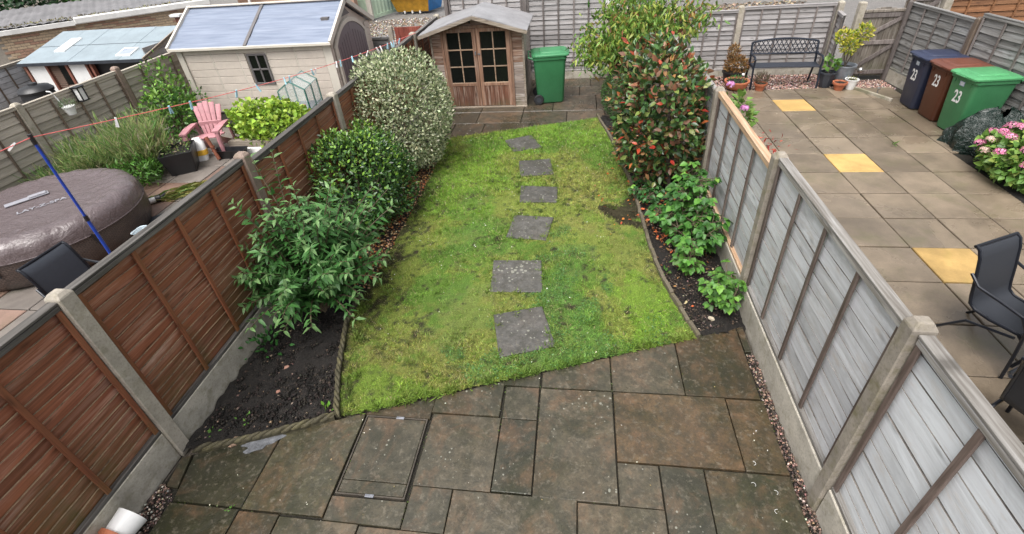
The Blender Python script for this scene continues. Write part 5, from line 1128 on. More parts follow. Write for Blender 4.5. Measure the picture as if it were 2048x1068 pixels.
for s_ in (-1, 1):
    b = MB(); v_ = [(-.36,.50),(-.10,.525),(.20,.52),(.30,.50)]; wd = [.13,.15,.11,.07]
    top_ = [[(s_*.325+q*w_, y, z+.03) for q in (-.5,.5)] for (y, z), w_ in zip(v_, wd)]; bot = [[(p[0],p[1],p[2]-.035) for p in r] for r in top_]; b.grid(top_); b.grid(bot); b.grid([[r[0] for r in top_],[r[0] for r in bot]]); b.grid([[r[1] for r in top_],[r[1] for r in bot]]); b.grid([top_[0],bot[0]]); b.build('armrest', M['pink'], ac, bevel=.006)
    b = MB(); b.tube([(s_*.325,-.33,0),(s_*.325,-.34,.30),(s_*.325,-.30,.49)], [.05,.045,.05], 8); b.build('front_leg', M['pink'], ac, smooth=True)
    b = MB(); b.beam((s_*.29,-.30,.36),(s_*.29,.36,.0),.035,.12,(0,0,1)); b.build('side_rail', M['pink'], ac, bevel=.008)
    b = MB(); b.beam((s_*.325,.26,.50),(s_*.31,.34,.10),.04,.09); b.build('rear_support', M['pink'], ac, bevel=.008)
# ---------------- mini greenhouse
M['green_tube'] = plain('green_tube', (.02,.13,.10), .4, .2, 8)
k = MatB('pvc_sheet'); v = k.coord(); k.col((.62,.72,.72)); k.rough(.18); k.bump(k.noise(v, 14, 4, .6, 1.0), .6, .03); tr = k.n('ShaderNodeBsdfTransparent'); mx = k.n('ShaderNodeMixShader'); mx.inputs[0].default_value = .30; k.l(tr.outputs[0], mx.inputs[1]); k.l(k.b.outputs[0], mx.inputs[2]); k.l(mx.outputs[0], k.out.inputs['Surface']); M['pvc'] = k.m
gh = thing('mini_greenhouse', 'small clear plastic greenhouse on green tubes beside the cream shed', 'greenhouse', (-5.62,8.92,0), math.radians(8)); wg, dg_, eg, rg_ = .26, .36, .86, 1.03
for y in (-dg_, 0, dg_):
    b = MB(); b.tube([(-wg,y,0),(-wg,y,eg),(0,y,rg_),(wg,y,eg),(wg,y,0)], .017, 6); b.build('hoop', M['green_tube'], gh)
for x, z in ((-wg,eg),(wg,eg),(0,rg_),(-wg,.45),(wg,.45)): b = MB(); b.tube([(x,-dg_,z),(x,dg_,z)], .009, 6); b.build('tie_bar', M['green_tube'], gh)
e_ = .014
for nm, q in (('roof_sheet',[(-wg-e_,-dg_-e_,eg),(0,-dg_-e_,rg_+e_),(0,dg_+e_,rg_+e_),(-wg-e_,dg_+e_,eg)]),('roof_sheet',[(wg+e_,-dg_-e_,eg),(0,-dg_-e_,rg_+e_),(0,dg_+e_,rg_+e_),(wg+e_,dg_+e_,eg)]),('side_sheet',[(-wg-e_,-dg_,.02),(-wg-e_,dg_,.02),(-wg-e_,dg_,eg),(-wg-e_,-dg_,eg)]),('side_sheet',[(wg+e_,-dg_,.02),(wg+e_,dg_,.02),(wg+e_,dg_,eg),(wg+e_,-dg_,eg)])):
    b = MB(); b.add(q, [(0,1,2,3)]); b.build(nm, M['pvc'], gh)
for y in (-dg_-e_, dg_+e_): b = MB(); b.add([(-wg,y,.02),(wg,y,.02),(wg,y,eg),(0,y,rg_),(-wg,y,eg)], [(0,1,2,3,4)]); b.build('end_sheet', M['pvc'], gh)
b = MB(); b.box(-wg,wg,-dg_,dg_,.40,.412); b.build('shelf', M['zinc'], gh)
for x, y, lb in ((-.1,-.2,'left red plastic pot in the small clear greenhouse'),(.09,-.18,'right red plastic pot in the small clear greenhouse')): b = MB(); b.lathe([(.04,0),(.06,.09)], 12); q = tag(b.build('plant_pot', plain('red_pot',(.55,.06,.03)), loc=(-5.62+x,8.92+y,.413)), lb, 'plant pot', 'red pots in the small greenhouse')
# ---------------- black planter, trough, brick edge, odd items in the left garden
bpk = thing('planter', 'black plastic planter with seedlings beside the pink armchair', 'planter', (-7.05,6.95,0), .55)
b = MB(); loft(b, [[(x, y, z) for x, y in rrect(w_, d_, .03)] for z, w_, d_ in ((0,.40,.46),(.38,.52,.62),(.40,.52,.62),(.40,.48,.58),(.34,.47,.57))], True, False); b.build('tub', M['black'], bpk, smooth=True); b = MB(); b.box(-.235,.235,-.28,.28,.32,.34); b.build('compost', M['soil'], bpk)
tr_ = thing('trough', 'empty black plastic trough resting behind the brown fence', 'trough', (-6.42,7.42,.0), .05)
b = MB(); loft(b, [[(x, y, z) for x, y in rrect(w_, d_, .03)] for z, w_, d_ in ((0,.50,.13),(.16,.60,.20),(.17,.62,.22),(.165,.58,.18),(.03,.50,.12))]); b.build('tub', M['black'], tr_, smooth=True)
b = MB(); b.prism(rect(-.75,.75,-.03,.03), 0, .10, .006, .006); tag(b.build('white_sleeper', M['white'], loc=(-6.35,7.60,0), rot=(0,0,.03)), 'white painted board edging the raised bed by the pink armchair', 'edging board')
b = MB(); b.prism(rect(-.85,.85,-.06,.06), 0, .22, .01, .01); tag(b.build('timber_sleeper', M['sh_edge'], loc=(-5.75,7.72,0), rot=(0,0,.03)), 'timber sleeper holding the bed of golden leafy plants', 'sleeper')
M['red_trim0'] = plain('rust_stake', (.20,.065,.035), .6, .25, 9)
sp = thing('garden_stake', 'rust-coloured round stake leaning in front of the pink armchair', 'stake', (-6.62,7.30,0)); b = MB(); b.tube([(0,0,.02),(-.12,.05,.44)], [.034,.034], 12); b.build('stake', M['red_trim0'], sp, smooth=True); b = MB(); b.tube([(-.055,.024,.24),(-.06,.026,.27)], .042, 12); b.build('collar', M['red_trim0'], sp, smooth=True)
cu_ = thing('compost_bag', 'white and yellow compost bag beside the black planter', 'bag', (-6.98,7.32,0), .4); b = MB(); loft(b, [[(x, y+z*.25, z) for x, y in rrect(w_, d_, d_*.45)] for z, w_, d_ in ((0,.22,.13),(.15,.25,.15),(.32,.22,.11),(.40,.12,.05))]); b.build('sack', M['white'], cu_, smooth=True); b = MB(); loft(b, [[(x, y+z*.25, z) for x, y in rrect(w_, d_, d_*.45)] for z, w_, d_ in ((.10,.255,.155),(.19,.258,.158))]); b.build('printed_band', plain('yellow_print',(.72,.42,.04)), cu_, smooth=True)
# hanging pot and lantern on the beige fence
hp = thing('hanging_pot', 'white pot hooked over the beige fence', 'plant pot', (-8.90,7.10,1.02)); b = MB(); b.lathe([(.06,0),(.09,.13),(.10,.135),(.10,.15),(.085,.15)], 16); b.build('pot', M['white'], hp, smooth=True); b = MB(); b.tube([(-.07,0,.13),(-.11,-.02,.30),(-.13,-.04,.42),(-.19,-.05,.43)], .012, 6); b.build('hook', M['white'], hp)
ln_ = thing('wall_lantern', 'black framed lantern with white panes on the beige fence', 'lantern', (-8.93,7.45,1.16)); b = MB()
for x in (-.055,.055):
    for y in (-.055,.055): b.box(x-.008,x+.008,y-.008,y+.008,0,.22)
b.box(-.07,.07,-.07,.07,-.015,.0); b.box(-.075,.075,-.075,.075,.22,.245); b.build('frame', M['black'], ln_); b = MB(); b.box(-.048,.048,-.048,.048,.002,.218); b.build('panes', M['white'], ln_)

# ---------------- garden beyond: low shed with felt roof
fs = thing('felt_shed', 'low shed with blue-grey felt roof and white panels beyond the beige fence', 'shed', (-11.95,10.3,0))
M['shed_felt'] = plain('blue_grey_felt', (.235,.285,.315), .6, .12, 3); M['red_trim'] = wood('red_trim', (.20,.07,.045), (.10,.035,.022), (.3,.2,.16), .4, axis=2)
M['blind'] = plain('brown_blind', (.14,.085,.06), .6, .2, 12); xa, xb = -1.62, 1.85
b = MB(); b.box(xa+.06,xb-.06,.12,1.45,0,1.1); b.add([(xa+.06,.12,1.1),(xa+.06,1.45,1.1),(xa+.06,1.45,1.5),(xb-.06,.12,1.1),(xb-.06,1.45,1.1),(xb-.06,1.45,1.5)], [(0,1,2),(3,5,4),(0,2,5,3)]); b.build('wall', M['black'], fs)
n_ = 5
for i in range(n_):
    x0 = xa+(xb-xa)*i/n_; x1 = xa+(xb-xa)*(i+1)/n_
    b = MB(); q = [(x0,-.05,1.175),(x1+.03,-.05,1.178),(x1+.03,1.5,1.592),(x0,1.5,1.588)]; b.add(q+[(p[0],p[1],p[2]-.02) for p in q], [(0,1,2,3),(7,6,5,4),(0,4,5,1),(1,5,6,2),(2,6,7,3),(3,7,4,0)]); b.build('felt_strip', M['shed_felt'], fs, loc=(0,0,.002*(i % 2)))
b = MB(); b.beam((xa,.70,1.386),(xb,.70,1.386),.006,.006); b.build('felt_lap', M['charcoal'], fs)
b = MB(); b.beam((xb+.015,-.06,1.165),(xb+.015,1.5,1.58),.03,.07); b.build('barge_board', M['sh_edge'], fs); b = MB(); b.beam((xa,-.06,1.14),(xb,-.06,1.14),.02,.07); b.build('fascia', M['charcoal'], fs)
for x in (-1.52,-.92,-.36,.20,.32): b = MB(); b.box(x-.03,x+.03,.0,.09,0,1.12); b.build('post', M['red_trim'], fs)
for x0, x1 in ((-1.47,-.97),(-.31,.16)): b = MB(); b.box(x0,x1,.03,.07,.30,1.10); b.build('white_panel', M['white'], fs)
for i in range(20): b = MB(); z = .20+i*.045; b.add([(-.88,.04,z),(-.64 if i > 8 else -.39,.04,z),(-.64 if i > 8 else -.39,.075,z+.038),(-.88,.075,z+.038)], [(0,1,2,3)]); b.build('louvre', M['blind'], fs)
b = MB(); b.box(-.62,-.40,.05,.06,.62,1.08); b.build('window_pane', M['pane'], fs)
for i in range(10): b = MB(); b.box(xb-.062,xb-.045,.12,1.45,.1+i*.128,.22+i*.128); b.build('side_board', M['greyf'], fs)
sky_s = lambda y: 1.175+(y+.05)*.2665
for (x0, y0_, w_, d_, lb) in ((-.95,.42,.30,.62,'skylight'),(1.02,.10,.40,.34,'solar_panel')):
    b = MB(); q = [(x0,y0_,sky_s(y0_)+.03),(x0+w_,y0_,sky_s(y0_)+.03),(x0+w_,y0_+d_,sky_s(y0_+d_)+.03),(x0,y0_+d_,sky_s(y0_+d_)+.03)]; b.add(q+[(p[0],p[1],p[2]-.04) for p in q], [(0,1,2,3),(0,4,5,1),(1,5,6,2),(2,6,7,3),(3,7,4,0)]); o = b.build(lb, M['white'], fs)
    if lb == 'solar_panel': b = MB(); i_ = .04; q = [(x0+i_,y0_+i_,sky_s(y0_+i_)+.033),(x0+w_-i_,y0_+i_,sky_s(y0_+i_)+.033),(x0+w_-i_,y0_+d_-i_,sky_s(y0_+d_-i_)+.033),(x0+i_,y0_+d_-i_,sky_s(y0_+d_-i_)+.033)]; b.add(q, [(0,1,2,3)]); b.build('cells', plain('solar_cells',(.30,.34,.42),.3), o)
cbn = thing('compost_bin', 'black plastic compost bin behind the beige fence', 'compost bin', (-11.45,8.70,0)); cbn.scale = (.85,.85,1.12); b = MB(); b.lathe([(.42,0),(.40,.25),(.345,.80),(.33,.86)], 28); b.build('body', M['black'], cbn, smooth=True); b = MB(); b.lathe([(.365,.85),(.37,.89),(.30,.955),(.10,.985),(.09,1.02),(.001,1.02)], 28); b.build('lid', M['black'], cbn, smooth=True)
f9 = thing('panel_fence', 'pale grey fence left of the low felt-roofed shed', 'fence', (-14.4,9.4,0)); 
for a, c_ in (((-14.3,11.3),(-14.1,9.5)),((-14.1,9.5),(-13.9,7.6))): lap_panel(f9, a, c_, 0, 1.12, .12, ss, 3, (M['greyf'], M['beige_batten'], M['beige']), .006)
# brick garage row
M['brickm'] = plain('yellow_brick', (.46,.35,.24), .85, .22, 18); M['brickm2'] = plain('pink_brick', (.36,.22,.155), .85, .22, 18); M['mortar'] = plain('mortar', (.30,.27,.23), .9, .15, 20); M['fascia'] = plain('white_fascia', (.68,.67,.65), .6, .12, 2); M['slate'] = plain('grey_sheet_roof', (.17,.165,.17), .6, .3, 2)
GA, GB_ = Vector((-20.0,9.9,0)), Vector((-12.82,16.58,0)); gd = GB_-GA; gl = gd.length; ga = math.atan2(gd.y, gd.x)
gr_ = thing('garage', 'long brick garage with grey sheet roof and white fascia, top left', 'garage', GA, ga)
b = MB(); b.box(0,gl,.02,3.4,0,1.40); b.build('wall', M['mortar'], gr_)
bm1 = MB(); bm1.box(0,.215,0,.05,0,.065); bms = [bm1.mesh('brick', M['brickm'], .004), bm1.mesh('brick', M['brickm2'], .004)]
for r_ in range(9):
    for c_ in range(int(3.2/.225)+17):
        x = gl*.42+c_*.225+(.11 if r_ % 2 else 0)
        if x > gl-.22: continue
        link('brick', bms[0 if random.random() < .65 else 1], gr_, (x, random.uniform(-.004,.003), .72+r_*.076))
b = MB(); b.box(-.1,gl*.62,-.14,-.06,1.38,1.52); b.build('fascia_board', M['fascia'], gr_, bevel=.01); b = MB(); b.box(gl*.62,gl+.1,-.17,-.05,1.40,1.60); b.build('fascia_board', M['fascia'], gr_, bevel=.03)
rows = []; nn = 150
for y, z in ((-.12,1.56),(1.6,1.66),(3.5,1.76)): rows.append([(gl*1.02*i/nn-.1, y, z+.018*math.sin(i*1.9)) for i in range(nn+1)])
b = MB(); b.grid(rows); b.grid([[(p[0],p[1],p[2]-.04) for p in r] for r in rows]); b.build('roof', M['slate'], gr_, smooth=True)
n = 900; Pm = np.stack([rng.uniform(0, gl, n), rng.uniform(-.12,.25,n)**1.0, np.full(n,1.595)], 1)
mo = link('roof_moss', leaf_mesh('roof_moss', 'small', Pm, rng.normal(size=(n,3)), rng.normal(size=(n,3)), rng.uniform(.03,.09,n), pick([(.16,.15,.06),(.09,.07,.04),(.22,.20,.10)], (3,3,1), n), M['bits']), gr_); tag(mo, kind='stuff')
lp_ = thing('leaning_post', 'wooden post with a white cap beside the brick garage', 'post', (-11.1,13.0,0)); b = MB(); b.beam((0,0,0),(-.02,0,1.62),.09,.09); b.build('post', M['red_trim'], lp_); b = MB(); b.box(-.16,.14,-.1,.1,1.62,1.68); b.build('cap', M['white'], lp_)
pw = thing('brick_wall', 'pinkish wall above the cream shed roof in the far background', 'wall', (-10.5,19.5,0)); b = MB(); b.box(-3.2,1.7,0,.3,0,1.75); b.build('wall', M['brickm2'], pw); b = MB(); b.box(-3.3,1.8,-.05,.35,1.75,1.82); b.build('coping', M['fascia'], pw)
# mint metal container
M['mint'] = plain('mint_metal', (.46,.58,.44), .5, .08, 3); ct = thing('metal_container', 'pale mint green corrugated container behind the cream shed', 'container', (-8.58,20.35,0), math.radians(8)); 
for (ax, L_, rot) in ((0,2.6,math.radians(62)),(1,3.2,PI)):
    rows = [[],[]]; nn = int(L_/.055)
    for i in range(nn+1): x = i*.055; o_ = .016 if (i//2) % 2 else 0; rows[0].append((x,o_,.12)); rows[1].append((x,o_,2.3))
    b = MB(); b.grid(rows); b.build('corrugated_side', M['mint'], ct, rot=(0,0,rot))
b = MB(); b.box(-.09,.09,-.09,.09,0,2.3); b.build('corner_post', M['cream2'], ct); b = MB(); b.beam((0,0,.06),(2.6*math.cos(math.radians(62)),2.6*math.sin(math.radians(62)),.06),.06,.12); b.build('base_rail', M['mint'], ct)
# skip full of rubble
M['skip_y'] = plain('yellow_skip', (.46,.24,.02), .5, .3, 6); M['skip_b'] = plain('blue_skip', (.02,.16,.42), .45, .2, 5)
sk_ = thing('waste_skip', 'yellow and blue waste skip filled with rubble on the rear alley', 'skip', (-7.02,21.9,0), math.radians(-6)); b = MB(); b.add([(-.72,-.62,.06),(.72,-.62,.06),(.86,-.82,.62),(-.86,-.82,.62),(-.72,-.57,.06),(.72,-.57,.06),(.86,-.77,.62),(-.86,-.77,.62)], [(0,1,2,3),(4,5,6,7),(0,1,5,4),(1,2,6,5),(2,3,7,6),(3,0,4,7)]); b.build('front_plate', M['skip_y'], sk_)
b = MB(); b.add([(.72,-.62,.06),(.95,.3,.06),(1.12,.55,.9),(.88,-.82,.9),(.86,-.82,.62)], [(0,1,2,3,4)]); b.add([(-.72,-.6,.06),(-.95,.3,.06),(-1.12,.55,.9),(-.88,-.8,.7)], [(0,1,2,3)]); b.add([(-.95,.3,.06),(.95,.3,.06),(1.12,.55,.9),(-1.12,.55,.9)], [(0,1,2,3)]); b.build('side_plates', M['skip_b'], sk_)
b = MB(); b.box(-.90,.90,-.86,-.80,.60,.66); b.build('rim', M['skip_y'], sk_)
for x in (-.35,0,.35): b = MB(); b.box(x-.03,x+.03,-.70,-.64,0,.10); b.build('foot', M['fascia'], sk_)
pebbles('rubble', [(-7.8,21.2),(-6.25,21.1),(-6.1,22.2),(-7.9,22.3)], 500, (.04,.10), [(.10,.10,.13),(.35,.34,.33),(.05,.05,.07),(.2,.22,.28)], (4,2,4,2), .55, None, 'grey rubble heaped in the waste skip', 'rubble')
pebbles('gravel', [(-9,13.0),(-3.2,13.0),(-4.5,20.5),(-9,20.0)], 5000, (.02,.05), [(.24,.17,.11),(.40,.36,.31),(.12,.085,.055),(.55,.52,.48)], (4,3,4,1.2), -.04, None, 'loose brown and pale gravel strewn over the rear alley', 'gravel')
scatter_leaves('fallen_leaves', [(1.0,14.5),(7.5,14.5),(8,20),(.5,20)], 5000, (.06,.16), [(.26,.19,.13),(.19,.14,.09),(.34,.27,.19)], (3,3,2), -.03, 'dry brown leaves drifted over the alley behind the bench fence', 'fallen leaves')
wb = thing('white_sheet', 'white board above the back fence by the peach tree', 'board', (.76,13.0,0)); b = MB(); b.box(-.17,.20,-.02,.02,1.33,1.75); b.build('board', M['white'], wb); b = MB(); b.box(-.03,.03,-.02,.02,0,1.33); b.build('stake', M['beige_batten'], wb)

# ================================================================ plants
UP = np.array([0,0,1.])
def rnd_dirs(n): d = rng.normal(size=(n,3)); return d/np.linalg.norm(d, axis=1, keepdims=True)
def stems_part(root, paths, r0, r1, mat=None, name='stems'):
    b = MB(); o = root.location
    for p in paths: n = len(p); b.tube([(q[0]-o.x, q[1]-o.y, q[2]-o.z) for q in p], [r0+(r1-r0)*i/(n-1) for i in range(n)], 5)
    return b.build(name, mat or M['stem'], root, smooth=True)
def ball_bush(name, label, cat, base, c, r, n, kind, size, cols, wts, top_cols=None, lump=.14, inner=.5, single=0, mat=None, up=.5, seed=0, jit=.18, trunks=6, box=2.0):
    t = thing(name, label, cat, base)
    P, N, rad = shell(n, c, r, lump, inner, .04, seed, box); n = len(P)
    D = N*.9+rng.normal(0,.75,(n,3)); D[:,2] += up; U = N+rng.normal(0,.45,(n,3))+UP*.4
    C_ = pick(cols, wts, n, jit)
    if top_cols is not None:
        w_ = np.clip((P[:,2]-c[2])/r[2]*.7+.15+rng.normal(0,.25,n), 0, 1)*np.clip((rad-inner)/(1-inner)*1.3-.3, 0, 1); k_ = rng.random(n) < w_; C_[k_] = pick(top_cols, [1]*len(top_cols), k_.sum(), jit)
    S = rng.uniform(size[0], size[1], n)
    leaves(t, kind, P, D, U, S, C_, mat or M['leaf'], single)
    pts = []
    for i in range(trunks):
        e = np.array(c)+rnd_dirs(1)[0]*np.array(r)*.6; e[2] = max(e[2], .3); b0 = np.array(base)+np.array([random.uniform(-.06,.06),random.uniform(-.06,.06),0])
        pts.append([tuple(b0), tuple(b0*.5+e*.5+np.array([0,0,.1])), tuple(e)])
    stems_part(t, pts, .022, .006)
    return t
# variegated round shrub
ball_bush('variegated_shrub', 'large rounded shrub with cream-edged pale leaves beside the brown fence', 'shrub', (-2.8,7.0,0), (-2.80,7.02,.94), (.80,.80,.97), 17000, 'small', (.035,.062),
  [(.20,.26,.12),(.42,.46,.27),(.62,.64,.44),(.07,.11,.05)], (4,5,3.2,2.4), None, .10, .62, 300, M['leaf'], .45, 3, .12)
# dark evergreen shrub
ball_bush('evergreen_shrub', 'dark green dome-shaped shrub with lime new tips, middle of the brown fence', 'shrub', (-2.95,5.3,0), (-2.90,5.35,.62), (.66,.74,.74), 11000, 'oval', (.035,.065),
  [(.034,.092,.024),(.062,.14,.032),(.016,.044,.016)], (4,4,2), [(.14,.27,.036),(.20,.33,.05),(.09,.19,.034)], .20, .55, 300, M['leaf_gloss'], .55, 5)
# buddleja: arching stems with opposite lance leaves
bd = thing('long_leaved_shrub', 'sprawling shrub with long grey-green leaves on arching stems, nearest on the left', 'shrub', (-2.82,3.62,0))
P, D, U, S, C_ = [], [], [], [], []; paths = []
for i in range(140):
    a = random.uniform(0, 2*PI); sp_ = random.uniform(.15, 1.0); L = random.uniform(.55, 1.40)
    tip = np.array([-2.80+math.cos(a)*sp_*.80+.08, 3.62+math.sin(a)*sp_*.92, L*(1.06-.50*sp_**2)])
    if i % 9 == 0: tip += np.array([.20,.05,.15])
    if i == 3: tip = np.array([-1.98,4.15,.98])
    if i == 4: tip = np.array([-3.30,3.05,.50])
    if i == 5: tip = np.array([-3.15,3.85,1.72])
    if i == 6: tip = np.array([-2.10,4.40,1.05])
    if i == 7: tip = np.array([-3.02,4.00,1.70])
    if i == 8: tip = np.array([-3.10,3.35,1.50])
    if 9 <= i < 20: tip = np.array([-3.15+random.uniform(0,.35), 2.98+random.uniform(0,.4), random.uniform(.35,.95)])
    tip[0] = max(tip[0], -3.22)
    b0 = np.array([-2.82+random.uniform(-.10,.10), 3.62+random.uniform(-.12,.12), .02]); mid = b0*.5+tip*.5+np.array([0,0,.18+.12*sp_])
    pp = [(1-t)**2*b0+2*t*(1-t)*mid+t*t*tip for t in np.linspace(0,1,9)]; paths.append([tuple(q) for q in pp])
    tan0 = tip-mid; nn = int(10+L*6)
    for j in range(nn):
        t = .22+.78*(j/(nn-1)) ; q = (1-t)**2*b0+2*t*(1-t)*mid+t*t*tip; tg = 2*(1-t)*(mid-b0)+2*t*(tip-mid); tg /= np.linalg.norm(tg)
        sd = np.cross(tg, UP); sd /= np.linalg.norm(sd)+1e-6; ot = np.cross(sd, tg); ph = (j % 2)*PI/2+random.uniform(-.4,.4); d0 = sd*math.cos(ph)+ot*math.sin(ph)
        for s_ in (1,-1):
            sz = random.uniform(.095,.145)*(1-.45*max(0,t-.75)*4*.55)
            P.append(q); D.append(d0*s_*1.0+tg*.6+np.array([0,0,-.02])+rng.normal(0,.15,3)); U.append(UP+d0*s_*.2+rng.normal(0,.25,3)); S.append(sz)
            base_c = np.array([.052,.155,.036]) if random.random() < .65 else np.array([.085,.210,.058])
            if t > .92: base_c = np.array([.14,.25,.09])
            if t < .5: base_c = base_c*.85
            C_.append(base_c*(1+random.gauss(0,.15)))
LT['budd'] = _leaf(.36, .32, .24, .14)
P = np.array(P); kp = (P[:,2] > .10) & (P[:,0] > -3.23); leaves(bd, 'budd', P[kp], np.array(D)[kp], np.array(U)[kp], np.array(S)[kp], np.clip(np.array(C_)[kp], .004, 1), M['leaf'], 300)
stems_part(bd, paths, .012, .004)
# red-tinged evergreen
ph = ball_bush('red_tipped_bush', 'tall bushy evergreen with red and bronze young leaves by the silver fence', 'bush', (1.27,6.15,0), (1.14,6.50,1.10), (.60,.72,.88), 4700, 'oval', (.075,.125),
  [(.045,.105,.030),(.090,.165,.045),(.024,.060,.020),(.32,.065,.030),(.24,.135,.07),(.17,.095,.055),(.36,.17,.07),(.20,.24,.065)], (6,6.5,2.2,1.0,2.2,2.2,.8,3.2), None, .34, .55, 300, M['leaf_gloss'], .35, 8, .2, 0, 2.7)
stems_part(ph, [[(1.27,6.12,0),(1.24,6.15,.35),(1.20,6.25,.8),(1.12,6.4,1.5)],[(1.24,6.15,.3),(1.42,6.3,.8),(1.5,6.5,1.3)],[(1.25,6.15,.4),(.95,6.3,.9),(.85,6.5,1.4)],[(1.2,6.25,.8),(1.25,6.8,1.4)]], .045, .012, M['bark'], 'trunk')
n = 70; P, N, rad = shell(n, (1.16,6.40,.95), (.62,.72,.75), .24, .9, .1, 8); n = len(P)
leaves(ph, 'oval', P, N+rng.normal(0,.6,(n,3)), N+UP*.6+rng.normal(0,.4,(n,3)), rng.uniform(.08,.12,n), pick([(.40,.065,.028),(.34,.035,.022),(.38,.12,.04)], (3,2,2), n), M['leaf_gloss'], 0, 'red_leaf_mass')
# peach tree with drooping leaves
pc_ = thing('peach_tree', 'spreading peach tree with drooping yellow-green leaves by the back fence', 'tree', (1.05,9.75,0))
LT['peach'] = _leaf(.29, .4, .38); limbs = []; P, D, U, S, C_ = [], [], [], [], []
tips = [(.12,9.3,1.22),(.10,9.5,1.62),(.30,9.2,1.45),(.35,9.6,1.85),(.62,9.3,1.70),(.55,9.7,2.05),(.80,9.5,2.15),(1.05,9.4,2.0),(1.10,9.9,2.25),(1.35,9.5,1.95),(1.55,9.6,1.92),(1.80,9.5,1.80),(1.95,9.3,1.62),(1.65,9.2,1.55),(2.1,9.6,1.78),(2.2,9.4,1.92),(2.3,9.5,1.66),(1.95,9.9,2.1),(.02,9.45,1.30),(.05,9.3,1.02),(.22,9.1,1.10),(1.5,9.9,2.15),(.85,9.2,1.45),(1.15,9.2,1.65),(.45,9.3,1.2),(1.30,10.2,2.1),(.60,10.2,2.0),(.22,9.4,1.35),(.75,9.0,1.55),(1.0,9.1,1.80)]
for tx, ty, tz in tips:
    b0 = np.array([1.05,9.75,.55]); tip = np.array([tx,ty,tz]); mid = b0*.45+tip*.55+np.array([0,0,.30]); pp = [(1-t)**2*b0+2*t*(1-t)*mid+t*t*tip for t in np.linspace(0,1,8)]; limbs.append([tuple(q) for q in pp])
    for j in range(130):
        t = random.uniform(.45,1.0); q = (1-t)**2*b0+2*t*(1-t)*mid+t*t*tip+rng.normal(0,.15,3)*np.array([1,1,.6]); P.append(q); D.append(np.array([random.gauss(0,.6),random.gauss(0,.6),-.9+random.uniform(0,.5)])); U.append(rng.normal(size=3)*.5+np.array([0,-.6,.4])); S.append(random.uniform(.10,.155))
n = len(P); C_ = pick([(.12,.23,.04),(.19,.31,.055),(.32,.38,.075),(.065,.15,.03),(.42,.31,.09),(.36,.14,.07)], (5,5,3.6,1.8,1.2,.25), n, .17)
leaves(pc_, 'peach', P, D, U, S, C_, M['leaf'], 300); stems_part(pc_, [[(1.05,9.8,0),(1.05,9.75,.3),(1.05,9.75,.56)]], .055, .045, M['bark'], 'trunk'); stems_part(pc_, limbs, .022, .005, M['bark'], 'branches')
n = 26; P = np.array([1.95,9.45,1.80])+rng.normal(0,.09,(n,3)); tw = thing('dry_spray', 'hanging spray of dry orange leaves at the top, above the bench fence', 'twig', (1.95,9.45,1.7)); leaves(tw, 'peach', P, rng.normal(0,.35,(n,3))-UP, rng.normal(size=(n,3)), rng.uniform(.07,.12,n), pick([(.46,.19,.05),(.38,.14,.05)], (1,1), n), M['leaf']); stems_part(tw, [[(1.75,9.5,1.95),(1.9,9.45,1.93),(2.0,9.45,1.75)]], .008, .004, M['bark'], 'twig')
# clipped small-leaved hedge
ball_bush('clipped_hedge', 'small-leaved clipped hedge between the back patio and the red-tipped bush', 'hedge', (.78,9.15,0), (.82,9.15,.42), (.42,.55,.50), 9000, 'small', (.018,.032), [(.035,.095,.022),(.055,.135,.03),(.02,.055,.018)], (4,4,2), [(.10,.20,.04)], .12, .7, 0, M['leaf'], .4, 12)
# raspberry canes
def cane_clump(name, label, base, canes, size, cols, wts, single, spread, kind='broad'):
    t = thing(name, label, 'plant', base); P, D, U, S = [], [], [], []; paths = []
    for (dx, dy, h) in canes:
        b0 = np.array(base)+np.array([dx*.5,dy*.5,0]); tip = np.array(base)+np.array([dx,dy,h]); pp = [b0+(tip-b0)*q+np.array([0,0,.05*math.sin(PI*q)]) for q in np.linspace(0,1,6)]; paths.append([tuple(q) for q in pp])
        for j in range(int(9+h*15)):
            q = random.uniform(.25,1.0); p = b0+(tip-b0)*q; a = random.uniform(0,2*PI); out = np.array([math.cos(a),math.sin(a),0]); e = p+out*random.uniform(.05,spread)+np.array([0,0,random.uniform(-.02,.07)])
            for k_, (da, ds) in enumerate(((0,1.0),(1.1,.85),(-1.1,.85))):
                dd = np.array([math.cos(a+da),math.sin(a+da),-.25+random.uniform(-.2,.2)]); P.append(e); D.append(dd); U.append(UP+rng.normal(0,.28,3)); S.append(random.uniform(size[0],size[1])*ds)
            paths.append([tuple(p), tuple(e)])
    n = len(P); P = np.array(P); zt = (P[:,2]-P[:,2].min())/np.ptp(P[:,2]); C_ = pick(cols, wts, n, .15); tp = rng.random(n) < np.clip(zt*1.5-.95, 0, .8); C_[tp] = pick([(.17,.34,.05),(.12,.27,.045)], (1,1), tp.sum(), .12)
    kp = (P[:,0] < 1.60) | (P[:,0] < -2); leaves(t, kind, P[kp], np.array(D)[kp], np.array(U)[kp], np.array(S)[kp], C_[kp], M['leaf'], single); stems_part(t, paths, .005, .003)
    return t
RC = [(.065,.185,.034),(.10,.25,.045),(.042,.125,.026)]
cane_clump('raspberry_plant', 'tall leafy raspberry clump against the silver fence', (1.33,4.95,0), [(.0,.3,.92),(.1,.15,.80),(-.12,.1,.70),(.12,-.1,.72),(-.25,-.05,.45),(0,-.25,.60),(.15,-.35,.55),(-.35,.15,.38),(.08,.35,.75),(-.1,.35,.6),(-.2,.3,.4),(.14,.05,.5),(-.3,.35,.3),(.1,-.45,.45),(-.05,-.42,.35),(-.2,-.25,.4),(.15,.45,.65),(0,.5,.5)], (.08,.115), RC, (4,4,3), 300, .16)
